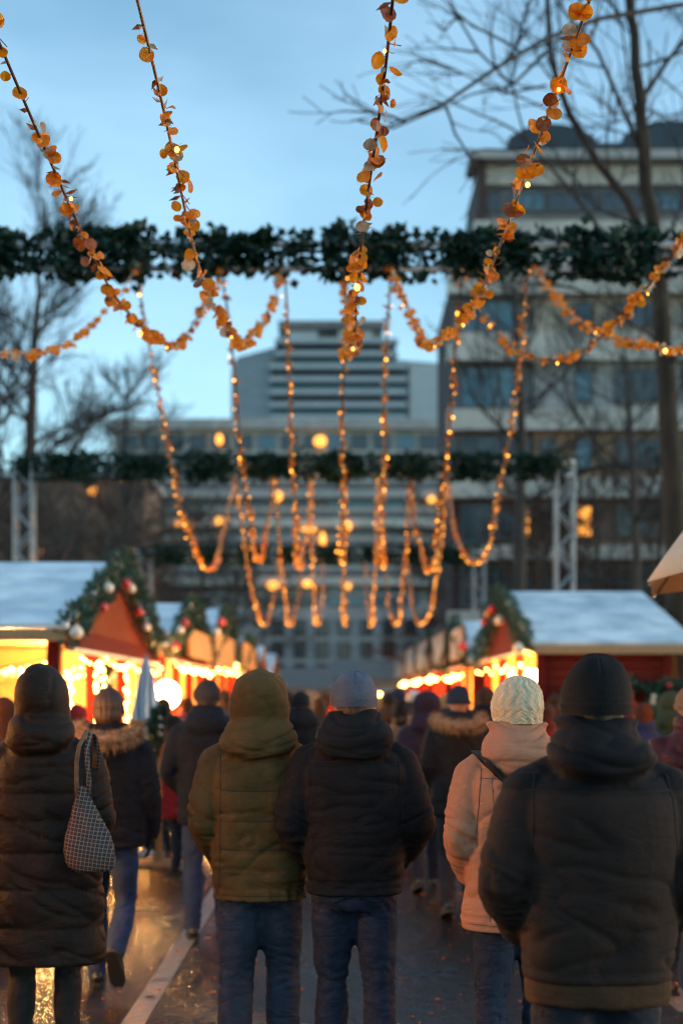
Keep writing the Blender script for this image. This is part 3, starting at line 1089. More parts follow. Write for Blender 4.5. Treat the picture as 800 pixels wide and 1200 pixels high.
# ------------------------------------------------------------------ the crowd further on: four figures, copied and recoloured
def proto(kind):
    g = empty('person')
    arms = dict(a=('pocket', 'pocket_close'), b=('pocket_close', 'fold'), c=('fold', 'pocket_close'), d=('pocket', 'pocket'))[kind]
    lg = dict(a=('front', 'back'), b=('back', 'front'), c=('stand', 'front'), d=('stand', 'stand'))[kind]
    make_body(g, arms, lg, 1.75, voxel=.02)
    make_trousers(g, JEAN_DARK, lg, voxel=.02, pockets=False)
    make_shoes(g, LEATHER, lg)
    base = cloth('coat_' + kind, (.02, .02, .024))
    if kind == 'a':
        make_coat(g, [base], arms, voxel=.019, torso=T(.85, .205, .15, (.21, .155), (.225, .158)), seed=31.)
        make_beanie(g, cloth('hat_a', (.02, .02, .03)), knit=40, r=(.092, .106, .120), c=(0, -.008, 1.64))
    elif kind == 'b':
        make_coat(g, [base], arms, voxel=.019, torso=T(.78, .21, .15, (.21, .155), (.222, .158)), seed=33., hood='up', extra=hood_up())
    elif kind == 'c':
        make_coat(g, [base], arms, voxel=.019, torso=T(.62, .24, .17, (.205, .15), (.21, .152), sh=.205), seed=35., hood='collar')
        make_hair(g, cloth('hair_c', (.05, .022, .012)), long_=True)
    else:
        make_coat(g, [base], arms, voxel=.019, torso=T(.82, .225, .16, (.235, .165), (.24, .17)), seed=37., hood='collar', puff=.016, seams=(.95, 1.07, 1.19, 1.31), sleeve_seams=True)
        make_hair(g, cloth('hair_d', (.03, .018, .012)))
    return g


PROTO = {k: proto(k) for k in 'abcd'}
USED = set()
COATS = {
    'black': (.010, .010, .012), 'charcoal': (.03, .03, .035), 'navy': (.012, .02, .05), 'brown': (.06, .03, .018), 'red': (.22, .010, .010), 'tan': (.20, .11, .06),
    'purple': (.030, .018, .032), 'blue': (.012, .030, .11), 'grey': (.10, .10, .11), 'green': (.03, .05, .03), 'cream': (.45, .38, .28), 'pink': (.42, .10, .12), 'rust': (.10, .03, .014)}
HATS = {'black': (.012, .012, .014), 'grey': (.10, .10, .12), 'red': (.28, .02, .02), 'white': (.55, .52, .46), 'brown': (.055, .025, .014), 'dark': (.018, .012, .01), 'auburn': (.07, .022, .011), 'blond': (.30, .18, .08), 'navy': (.012, .02, .05)}
_cm = {}


def cmat(kind, key, tbl):
    if (kind, key) not in _cm:
        _cm[(kind, key)] = cloth(key + '_' + kind, tbl[key])
    return _cm[(kind, key)]


def crowd(px, d, k, coat, hat, h, label, rz=0.0, group='shoppers walking down the market street'):
    g = PROTO[k] if k not in USED else copy_tree(PROTO[k])
    USED.add(k)
    g.location = (WX(px, d), d, 0)
    g.rotation_euler = (0, 0, rz)
    s = h / 1.75
    g.scale = (s, s, s)
    for c in g.children:
        n = c.name.split('.')[0]
        if n in ('jacket',):
            c.material_slots[0].link = 'OBJECT'
            c.material_slots[0].material = cmat('coat', coat, COATS)
        if n in ('beanie', 'hair'):
            c.material_slots[0].link = 'OBJECT'
            c.material_slots[0].material = cmat('hat' if n == 'beanie' else 'hair', hat, HATS)
    return tag(g, label, 'person', group)


CW = [
    (499, 12.4, 'b', 'purple', 'dark', 1.70, 'hooded person in dark purple coat just ahead of the tan fur collar', .1),
    (472, 14.6, 'c', 'tan', 'dark', 1.64, 'person in light tan coat half hidden by the dark purple hood', -.2),
    (456, 17.5, 'a', 'brown', 'dark', 1.70, 'person in brown jacket and dark cap near the grey beanie', 0),
    (569, 13.2, 'a', 'black', 'brown', 1.76, 'person in black jacket and brown beanie behind the cream knit hat', 0),
    (640, 14.4, 'c', 'red', 'auburn', 1.60, 'auburn haired person in red coat between cream hat and black beanie', .5),
    (652, 17.0, 'd', 'rust', 'brown', 1.70, 'person in rust puffer jacket by the open red stall', -.9),
    (752, 12.0, 'd', 'blue', 'auburn', 1.62, 'person in bright blue jacket beside the maroon puffer', .2),
    (733, 16.0, 'c', 'red', 'auburn', 1.80, 'tall auburn haired person in red by the wreaths', -.6),
    (352, 13.5, 'a', 'black', 'black', 1.72, 'person in black jacket and black cap between olive hood and grey beanie', 0),
    (374, 18.0, 'c', 'brown', 'brown', 1.66, 'brown haired woman in brown coat ahead of the grey beanie', .1),
    (338, 20.0, 'd', 'charcoal', 'dark', 1.74, 'dark haired person in charcoal puffer beyond the olive hood', .0),
    (206, 13.4, 'c', 'red', 'dark', 1.50, 'woman in bright red coat standing beside the small fir tree', -1.3),
    (190, 15.6, 'd', 'brown', 'auburn', 1.66, 'auburn haired person in brown jacket at the lit counter', 1.2),
    (218, 16.6, 'c', 'pink', 'auburn', 1.66, 'person in pink coat and auburn hair by the stall lamp', 1.0),
    (4, 9.6, 'c', 'brown', 'auburn', 1.67, 'auburn haired person in brown coat partly behind the long quilted coat', .6),
    (66, 10.8, 'd', 'black', 'auburn', 1.62, 'auburn haired person in black puffer behind the dark brown hood', .8),
    (90, 13.4, 'a', 'charcoal', 'red', 1.60, 'person in charcoal jacket and red beanie at the first lit stall', 1.2),
    (280, 15.0, 'a', 'navy', 'grey', 1.70, 'person in navy jacket and grey beanie beyond the olive hood', .1),
    (430, 15.5, 'b', 'black', 'dark', 1.62, 'short person in black hooded coat behind the grey beanie', 0),
    (612, 16.5, 'b', 'black', 'dark', 1.68, 'person in black hooded coat by the post of the lit stall', -.7),
    (590, 19.0, 'd', 'tan', 'brown', 1.70, 'person in tan puffer jacket at the glowing stall front', -1.0),
    (700, 13.0, 'a', 'brown', 'black', 1.66, 'person in brown jacket and black cap hidden behind the two-tone jacket', .0),
    (785, 14.0, 'b', 'green', 'dark', 1.70, 'person in dark green hooded coat beside the green wreaths', -.4),
    (445, 21.0, 'c', 'charcoal', 'blond', 1.66, 'blond woman in charcoal coat far down the street', .2),
    (365, 24.0, 'b', 'grey', 'dark', 1.74, 'person in pale grey hooded coat far down the street', .0),
    (395, 26.0, 'a', 'red', 'white', 1.72, 'person in red jacket and white cap far down the street', .0),
    (468, 24.0, 'd', 'green', 'dark', 1.74, 'person in green puffer far down the street', .3),
    (522, 17.0, 'd', 'navy', 'blond', 1.70, 'blond person in navy puffer before the orange stall front', -.9),
    (484, 19.0, 'a', 'charcoal', 'white', 1.75, 'person in charcoal jacket and white cap before the orange stall front', .0),
    (318, 26.0, 'a', 'brown', 'white', 1.70, 'person in brown jacket and white cap beside the far glowing awnings', .5),
    (345, 31.0, 'c', 'navy', 'dark', 1.68, 'dark haired woman in navy coat among the distant shoppers', .0),
    (382, 33.0, 'd', 'black', 'dark', 1.76, 'dark haired person in black puffer among the distant shoppers', .0),
    (412, 30.0, 'c', 'cream', 'brown', 1.66, 'brown haired woman in cream coat among the distant shoppers', .0),
    (432, 34.0, 'b', 'navy', 'dark', 1.72, 'person in navy hooded coat among the distant shoppers', .0),
    (455, 31.0, 'a', 'grey', 'black', 1.78, 'person in grey jacket and black cap among the distant shoppers', .0),
    (476, 33.0, 'c', 'red', 'blond', 1.64, 'blond woman in red coat among the distant shoppers', .0),
    (328, 38.0, 'b', 'tan', 'dark', 1.72, 'person in tan hooded coat among the distant shoppers', .0),
    (362, 42.0, 'a', 'charcoal', 'grey', 1.76, 'person in charcoal jacket and grey cap among the distant shoppers', .0),
    (390, 44.0, 'd', 'blue', 'dark', 1.74, 'dark haired person in blue puffer among the distant shoppers', .0),
    (420, 46.0, 'a', 'black', 'red', 1.74, 'person in black jacket and red cap among the distant shoppers', .0),
    (446, 43.0, 'c', 'purple', 'brown', 1.66, 'brown haired woman in purple coat among the distant shoppers', .0),
    (402, 55.0, 'c', 'brown', 'blond', 1.70, 'blond woman in brown coat near the end of the street', .0),
    (378, 58.0, 'b', 'brown', 'dark', 1.76, 'person in brown hooded coat near the end of the street', .0),
    (436, 57.0, 'd', 'grey', 'brown', 1.74, 'brown haired person in grey puffer near the end of the street', .0),
]
CW += [
    (408, 20.5, 'a', 'charcoal', 'brown', 1.73, 'person in charcoal jacket and brown cap just beyond the grey beanie', .3),
    (352, 22.0, 'b', 'rust', 'dark', 1.68, 'person in rust hooded coat between olive hood and grey beanie', -.3),
    (300, 19.0, 'c', 'black', 'brown', 1.68, 'brown haired woman in black coat beyond the olive hood', .4),
    (262, 21.0, 'd', 'brown', 'dark', 1.76, 'dark haired person in brown puffer at the second stall', .9),
    (278, 25.0, 'a', 'black', 'white', 1.74, 'person in black jacket and white cap by the tan sign boards', .7),
    (466, 20.0, 'b', 'navy', 'dark', 1.76, 'person in navy hooded coat past the tan coat', .2),
    (545, 20.5, 'c', 'purple', 'brown', 1.66, 'brown haired woman in purple coat at the orange stall front', -1.1),
    (508, 24.0, 'd', 'black', 'auburn', 1.72, 'auburn haired person in black puffer by the distant glowing stall', -.8),
    (490, 28.0, 'a', 'tan', 'black', 1.74, 'person in tan jacket and black cap by the distant glowing stall', -.9),
    (437, 26.0, 'c', 'green', 'dark', 1.64, 'dark haired woman in green coat far down the street', .2),
    (408, 37.0, 'b', 'red', 'dark', 1.70, 'person in red hooded coat among the distant shoppers', .5),
    (354, 36.0, 'd', 'cream', 'brown', 1.74, 'brown haired person in cream puffer among the distant shoppers', .4),
    (470, 39.0, 'a', 'brown', 'red', 1.72, 'person in brown jacket and red cap among the distant shoppers', -.6),
    (335, 28.0, 'a', 'grey', 'red', 1.70, 'person in grey jacket and red cap by the far glowing awnings', .8),
]
rr_ = random.Random(4)
for px, d, k, coat, hat, h, lab, rz in CW:
    rz = rz + (rr_.uniform(-.45, .45) if d > 12.5 else 0)
    crowd(px, d, k, coat, hat, h, lab, rz)

crowd(60, 17.6, 'd', 'cream', 'dark', 1.66, 'seller in cream puffer standing inside the nearest glowing stall', rz=-1.5, group='sellers inside the stalls')
PROTO_DONE = True
crowd(628, 24.5, 'c', 'tan', 'brown', 1.66, 'brown haired seller in tan coat inside the red wreath stall', rz=1.6, group='sellers inside the stalls')
crowd(205, 27.0, 'a', 'green', 'red', 1.72, 'seller in green jacket and red cap inside the second stall', rz=-1.6, group='sellers inside the stalls')

# ------------------------------------------------------------------ setting materials
WOODRED = mat('red_painted_wood', (.13, .008, .005), .7, .25, 8, spec=.15, bump=.3, bscale=60, stretch=(1, 1, 6))
WOODTAN = mat('tan_wood', (.42, .24, .11), .6, .2, 6, bump=.3, bscale=60, stretch=(6, 1, 1))
WOODIN = mat('pine_boards', (.50, .30, .11), .6, .2, 6, bump=.2, bscale=50, stretch=(1, 1, 5))
METALW = mat('white_painted_metal', (.62, .64, .66), .45, .12, 9)
METALG = mat('galvanised_metal', (.24, .25, .27), .4, .2, 12, metallic=.6)
CORD = mat('pale_cord', (.42, .27, .17), .7, .3, 60)
CORDB = mat('brown_cord', (.12, .05, .025), .7, .4, 60)
FIR = leaf_mat('fir_green', (.006, .030, .016), (.018, .070, .034), .12, .5, 9)
FIRD = leaf_mat('garland_green', (.003, .020, .011), (.010, .046, .024), .12, .5, 9)
AMBER = leaf_mat('amber_leaf', (.85, .185, .004), (1.0, .34, .012), .6, .35, 30)
PALELEAF = leaf_mat('pale_leaf', (.50, .30, .16), (.75, .52, .34), .4, .4, 30)
RUSTLEAF = leaf_mat('rust_leaf', (.26, .05, .012), (.45, .12, .02), .35, .4, 30)
BARK = mat('bark', (.055, .042, .036), .9, .35, 12, bump=.9, bscale=40, stretch=(1, 1, .3))
BARKT = mat('mossy_bark', (.034, .022, .013), .9, .5, 6, bump=.9, bscale=30, stretch=(1, 1, .3))
TWIG = mat('brown_twigs', (.085, .050, .034), .9, .3, 3)
TWIGD = mat('dark_twigs', (.030, .024, .024), .9, .3, 3)
RED_B = mat('red_bauble', (.55, .012, .010), .18, .1, 5, coat=.6)
CREAM_B = mat('cream_bauble', (.75, .62, .48), .25, .1, 5, coat=.5)
GOLD_B = mat('gold_bauble', (.75, .38, .10), .25, .1, 5, metallic=.7)
BULB = emit_mat('warm_bulb', (1.0, .42, .07), 11)
BULBH = emit_mat('warm_bulb_bright', (1.0, .48, .10), 14)
BULBS = emit_mat('amber_bulb', (1.0, .38, .045), 3.2)
LAMPG = emit_mat('lamp_globe', (1.0, .50, .13), 130)
WINLIT = emit_mat('lit_window', (1.0, .36, .05), .9)
WINDIM = emit_mat('dim_lit_window', (1.0, .42, .16), .4)


def roof_mat():
    m, nt, b = new_mat('pale_roof_sheet')
    N, L = nt.nodes, nt.links
    tc = N.new('ShaderNodeTexCoord')
    nz = N.new('ShaderNodeTexNoise')
    nz.inputs['Scale'].default_value = 1.8
    nz.inputs['Detail'].default_value = 6
    L.new(tc.outputs['Object'], nz.inputs['Vector'])
    cr = N.new('ShaderNodeValToRGB')
    cr.color_ramp.elements[0].position = .35
    cr.color_ramp.elements[0].color = (.46, .54, .60, 1)
    cr.color_ramp.elements[1].position = .62
    cr.color_ramp.elements[1].color = (.86, .89, .91, 1)
    L.new(nz.outputs['Fac'], cr.inputs['Fac'])
    L.new(cr.outputs['Color'], b.inputs['Base Color'])
    b.inputs['Roughness'].default_value = .5
    return m


ROOFM = roof_mat()

# wet asphalt
m, nt, b = new_mat('wet_asphalt')
N, L = nt.nodes, nt.links
tc = N.new('ShaderNodeTexCoord')
n1 = N.new('ShaderNodeTexNoise'); n1.inputs['Scale'].default_value = .9; n1.inputs['Detail'].default_value = 6; n1.inputs['Roughness'].default_value = .7
n2 = N.new('ShaderNodeTexNoise'); n2.inputs['Scale'].default_value = 55; n2.inputs['Detail'].default_value = 4
vo = N.new('ShaderNodeTexVoronoi'); vo.inputs['Scale'].default_value = 75
for n_ in (n1, n2, vo):
    L.new(tc.outputs['Object'], n_.inputs['Vector'])
cr = N.new('ShaderNodeValToRGB')
cr.color_ramp.elements[0].color = (.003, .003, .0035, 1)
cr.color_ramp.elements[1].color = (.017, .014, .013, 1)
L.new(n2.outputs['Fac'], cr.inputs['Fac'])
L.new(cr.outputs['Color'], b.inputs['Base Color'])
mr = N.new('ShaderNodeMapRange')
mr.inputs['From Min'].default_value = .38; mr.inputs['From Max'].default_value = .62
mr.inputs['To Min'].default_value = .07; mr.inputs['To Max'].default_value = .30
L.new(n1.outputs['Fac'], mr.inputs['Value'])
L.new(mr.outputs['Result'], b.inputs['Roughness'])
b1 = N.new('ShaderNodeBump'); b1.inputs['Strength'].default_value = .7; b1.inputs['Distance'].default_value = .006
L.new(vo.outputs['Distance'], b1.inputs['Height'])
b2 = N.new('ShaderNodeBump'); b2.inputs['Strength'].default_value = .8; b2.inputs['Distance'].default_value = .02
n3 = N.new('ShaderNodeTexNoise'); n3.inputs['Scale'].default_value = 9; n3.inputs['Detail'].default_value = 3
L.new(tc.outputs['Object'], n3.inputs['Vector'])
L.new(n3.outputs['Fac'], b2.inputs['Height'])
L.new(b1.outputs['Normal'], b2.inputs['Normal'])
L.new(b2.outputs['Normal'], b.inputs['Normal'])
b.inputs['Specular IOR Level'].default_value = .6
ASPH = m
tag(MB().box(-400, -60, -.3, 400, 900, 0).build('ground', ASPH), kind='structure')
PAINT = mat('worn_road_paint', (.20, .185, .165), .3, .5, 18, bump=.6, bscale=70)
tag(MB().box(-1.13, 3.0, .0, -1.01, 60, .004).build('road_marking', PAINT), kind='structure')
tag(MB().box(1.80, 7.6, .0, 1.95, 8.6, .004).build('road_marking', PAINT), kind='structure')

# fallen leaves, with tiny warm-coloured bits painting glints on the wet ground
rg = np.random.default_rng(5)
mb = MB()
for i in range(2300):
    d = 4 + 22 * rg.random() ** 1.5
    x = rg.uniform(-2.6, 2.8)
    r_ = rg.uniform(.010, .022) if i % 6 == 0 else rg.uniform(.003, .009)
    a = rg.uniform(0, 6.28)
    V = []
    for k in range(6):
        t = a + k * math.pi / 3
        V.append((x + math.cos(t) * r_ * (1 if k % 3 else 1.5), d + math.sin(t) * r_ * (1 if k % 3 else 1.5), .006 + rg.random() * .010))
    mb.add(V, [(0, 1, 2, 3, 4, 5)], int(rg.integers(0, 3)))
tag(mb.build('leaves_and_glints', [AMBER, RUSTLEAF, CORDB]), kind='stuff')

# ------------------------------------------------------------------ truss arches with fir garlands
TR = [(13.7, .0), (26.5, .0), (43.0, .0)]
TX0, TX1, TZ = -5.9, 4.15, 6.0
ORD = ['first', 'second', 'third']
for i, (D, _) in enumerate(TR):
    lab = ['white metal truss arch nearest the camera carrying the big garland', 'white metal truss arch behind both roofed stalls, lattice posts showing', 'far white metal truss arch low in front of the buildings'][i]
    t = empty('truss_arch', (0, D, 0), 0, lab, 'truss', 'truss arches over the street')
    for z, nm in ((TZ + .04, 'beam'), (TZ - .20, 'beam')):
        MB().tube([(TX0 - .4, 0, z), (TX1 + .2, 0, z)], .030, 10).build(nm, METALW, t, True)
    for sx in (TX0, TX1):
        p = MB()
        for dx in (-.16, .16):
            for dy in (-.16, .16):
                p.tube([(sx + dx, dy, 0), (sx + dx, dy, TZ)], .024, 8)
        z = .2
        k = 0
        while z < TZ - .4:
            a, b_ = (-.16, .16) if k % 2 else (.16, -.16)
            for dy in (-.16, .16):
                p.tube([(sx + a, dy, z), (sx + b_, dy, z + .38)], .018, 6)
            for dx in (-.16, .16):
                p.tube([(sx + dx, a, z), (sx + dx, b_, z + .38)], .018, 6)
            z += .38
            k += 1
        p.box(sx - .3, -.3, 0, sx + .3, .3, .03)
        p.build('lattice', METALG, t)


def leaf_quad(mb, c, dirv, L_, w, rg, mi=0):
    """one pointed leaf, slightly folded"""
    n = Vector(rg.normal(size=3))
    s_ = dirv.cross(n)
    if s_.length < 1e-4:
        return
    s_.normalize()
    up = s_.cross(dirv).normalized()
    a = c
    b_ = c + dirv * L_ * .45 + s_ * w
    e = c + dirv * L_ * .45 - s_ * w
    t = c + dirv * L_ + up * (-.15 * L_)
    m_ = c + dirv * L_ * .5 + up * (.2 * w)
    mb.add([a, b_, t, e, m_], [(0, 1, 4), (1, 2, 4), (2, 3, 4), (3, 0, 4)], mi)


def garland_run(name, x0, x1, z, seed, label, D, rad=.20, dens=1.0, leaf=.105):
    rg = np.random.default_rng(seed)
    mb = MB()
    x = x0
    P = []
    while x < x1:
        P.append((x, .03 * math.sin(x * 3), z + .02 * math.sin(x * 2.1)))
        x += .2
    mb.tube(P, .018, 6)
    x = x0
    while x < x1:
        R_ = rad * (1.0 + .12 * math.sin(x * 2.7 + seed) + .14 * math.sin(x * 9.3 + seed))
        for k in range(int(40 * dens)):
            a = rg.uniform(0, 6.28)
            rr = R_ * math.sqrt(rg.random())
            ex = rg.uniform(-.06, .06)
            if rg.random() < .08:
                rr *= 1.35
            c = Vector((x + ex, rr * math.cos(a) * .9, z - .02 + rr * math.sin(a) * 1.0))
            dv = Vector((rg.normal() * .6, math.cos(a) + rg.normal() * .5, math.sin(a) + rg.normal() * .5 - .1)).normalized()
            leaf_quad(mb, c, dv, leaf * rg.uniform(.6, 1.3), leaf * .48 * rg.uniform(.7, 1.3), rg)
        x += rg.uniform(.035, .06) if math.sin(x * 5.1 + seed) > -.5 else rg.uniform(.10, .17)
    o = mb.build(name, FIRD)
    o.location = (0, D, 0)
    return tag(o, label, 'garland', 'fir garlands on the truss arches')


garland_run('fir_garland', TX0 - .3, TX1 + .2, TZ - .03, 1, 'thick dark green garland along the biggest truss beam', 13.7, rad=.185)
garland_run('fir_garland', TX0 - .15, TX1 + .12, TZ - .03, 2, 'dark green garland on the truss beam behind the roofed stalls', 26.5, rad=.21, dens=1.3)
garland_run('fir_garland', TX0 - .1, TX1 + .1, TZ - .03, 3, 'thin distant green garland on the farthest truss beam', 43.0, rad=.25, dens=1.2)

# ------------------------------------------------------------------ hanging strands of amber leaves
BULBME = MB().ell((0, 0, 0), (1, 1, 1), 8).mesh('bulb', [BULBS], True)
BULBWME = MB().ell((0, 0, 0), (1, 1, 1), 8).mesh('bulb', [BULB], True)
BULBHME = MB().ell((0, 0, 0), (1, 1, 1), 8).mesh('bulb', [BULBH], True)


def bulb(me, p, r, parent, col_=None):
    b_ = bpy.data.objects.new('bulb', me)
    COL.objects.link(b_)
    b_.parent = parent
    b_.location = p
    b_.scale = (r, r, r * 1.15)
    return b_


def strand(a, b_, sag, seed, label, group, leaf=.026, dens=24, nb=10, bulbr=.012, asym=.0, both=True, spread=.045, cordr=.006):
    rg = np.random.default_rng(seed)
    a, b_ = Vector(a), Vector(b_)
    n = 120
    pts = []
    for i in range(n + 1):
        t = i / n
        p = a.lerp(b_, t)
        u_ = t ** (asym or 1.0)
        p.z -= 4 * sag * u_ * (1 - u_)
        p.x += .03 * math.sin(7 * t + seed) + .015 * math.sin(23 * t + seed)
        p.z += .015 * math.sin(19 * t + seed * 2)
        pts.append(p)
    e = empty('leaf_strand', a, 0, label, 'light strand', group)
    MB().tube([p - a for p in pts], cordr, 6).build('cord', CORDB if seed % 2 else CORD, e)
    mb = MB()
    Ln = sum((pts[i + 1] - pts[i]).length for i in range(n))
    cl = rg.random(40)
    for k in range(int(Ln * dens)):
        t = rg.random()
        # clumps: thin out some stretches
        if cl[int(t * 39)] < .35 and rg.random() < .55:
            continue
        i = min(n - 1, int(t * n))
        p = pts[i].lerp(pts[i + 1], t * n - i) - a
        u = rg.random()
        ang = rg.uniform(0, 6.28)
        off = spread * rg.uniform(.25, 1.0)
        c = p + Vector((math.cos(ang) * off, math.sin(ang) * off, rg.uniform(-.9, .35) * off))
        if u < .55:     # round disc leaf
            r_ = leaf * rg.uniform(.55, 1.12)
            nrm = Vector((rg.normal(), rg.normal() * 1.6, rg.normal() * .5)).normalized()
            s1 = nrm.cross(Vector((0, 0, 1))).normalized()
            el_ = rg.uniform(.78, 1.0)
            cup = rg.uniform(-.2, .2)
            s2 = s1.cross(nrm)
            V = [c + nrm * .004]
            for q in range(11):
                th = 2 * math.pi * q / 11
                V.append(c + s1 * math.cos(th) * r_ + s2 * math.sin(th) * r_ * el_ * (1 + .12 * math.sin(2 * th + k)) + nrm * (cup * r_ * math.cos(2 * th) + rg.uniform(-.002, .002)))
            mi = 0 if rg.random() < .80 else (2 if rg.random() < .6 else 1)
            mb.add(V, [(0, 1 + q, 1 + (q + 1) % 11) for q in range(11)], mi)
            mb.add([p, p + Vector((.002, 0, .002)), c + Vector((.001, 0, r_ * .8)), c + Vector((-.001, 0, r_ * .8))], [(0, 1, 2, 3)], 2)
        elif u < .85:
            dv = Vector((rg.normal(), rg.normal(), rg.normal() * .7 - .2)).normalized()
            leaf_quad(mb, p, dv, leaf * rg.uniform(1.1, 2.1), leaf * .3, rg, 1 if rg.random() < .5 else 2)
        else:
            dv = Vector((rg.normal(), rg.normal(), rg.normal())).normalized()
            mb.tube([p, p + dv * leaf * rg.uniform(1, 2.0)], .0018, 4, 2)
    mb.build('leaves', [AMBER, PALELEAF, RUSTLEAF], e)
    for k in range(nb):
        t = (k + rg.uniform(.0, 1.0)) / nb
        i = min(n - 1, int(t * n))
        p = pts[i] - a + Vector((rg.normal() * .02, rg.normal() * .02, -.03))
        bulb(BULBME, p, bulbr * (rg.uniform(.45, .8) if rg.random() < .8 else rg.uniform(1.0, 1.5)), e)
    return e


XA = [-1.93, -1.13, -.575, 0.0, .45, 1.19, 1.85]        # on the first truss
XN = [-2.75, -1.28, -.80, .21, 1.05, 2.94, 2.9]          # at the truss over the camera
SAG = [2.25, 2.15, 2.15, 2.25, 2.15, 1.78, 2.2]
NM = ['outermost on the bare tree side', 'second from the bare tree side', 'third from the bare tree side', 'straight one in the middle', 'third from the umbrella side', 'second from the umbrella side', 'outermost on the umbrella side']
for i in range(7):
    strand((XN[i], .3, 6.0), (XA[i], 13.7, 5.85), SAG[i], 10 + i, 'big amber leaf strand hanging before the first garland, ' + NM[i], 'amber leaf strands', nb=8, dens=40, leaf=.032, bulbr=.010, asym=1.87 if i == 5 else 0)
for i in range(7):
    xb = (275, 320, 362, 403, 445, 482, 525)[i]
    strand((XA[i], 13.7, 5.8), (WX(xb, 26.5), 26.5, 5.8), (2.3, 2.15, 2.25, 2.2, 2.25, 2.3, 2.2)[i], 30 + i, 'amber leaf strand swinging between first and second garland, ' + NM[i], 'amber leaf strands', nb=56, dens=64, leaf=.022, bulbr=.0085, spread=.045, cordr=.010)
for i in range(7):
    xb = (275, 320, 362, 403, 445, 482, 525)[i]
    xc = (327, 352, 378, 403, 428, 452, 477)[i]
    strand((WX(xb, 26.5), 26.5, 5.8), (WX(xc, 43), 43, 5.8), 2.35, 50 + i, 'distant glowing strand beyond the second garland, ' + NM[i], 'amber leaf strands', nb=76, dens=52, leaf=.026, bulbr=.0110, spread=.04, cordr=.014)

# ------------------------------------------------------------------ market stalls
def light_string(pts, n, label, group, big=False, r=.018, parent=None):
    pts = [Vector(p) for p in pts]
    e = empty('light_string', pts[0], 0, label, 'string lights', group)
    P = []
    for i in range(len(pts) - 1):
        for t in range(10):
            P.append(pts[i].lerp(pts[i + 1], t / 10) - pts[0])
    P.append(pts[-1] - pts[0])
    MB().tube(P, .006, 5).build('cord', BLACK_CLOTH, e)
    for k in range(n):
        t = (k + .5) / n * (len(P) - 1)
        i = int(t)
        p = P[i].lerp(P[min(i + 1, len(P) - 1)], t - i)
        rr = r * random.uniform(.7, 1.3)
        bulb(BULBHME if (big or random.random() < .3) else BULBWME, p + Vector((random.uniform(-.02, .02), random.uniform(-.02, .02), -.035 - random.random() * .04)), rr, e)
    return e


def lamp(p, power, r=.12, col_=(1, .50, .16)):
    l = bpy.data.lights.new('stall_lamp', 'POINT')
    l.energy = power
    l.color = col_
    l.shadow_soft_size = r
    o = bpy.data.objects.new('stall_lamp', l)
    COL.objects.link(o)
    o.location = p
    return o


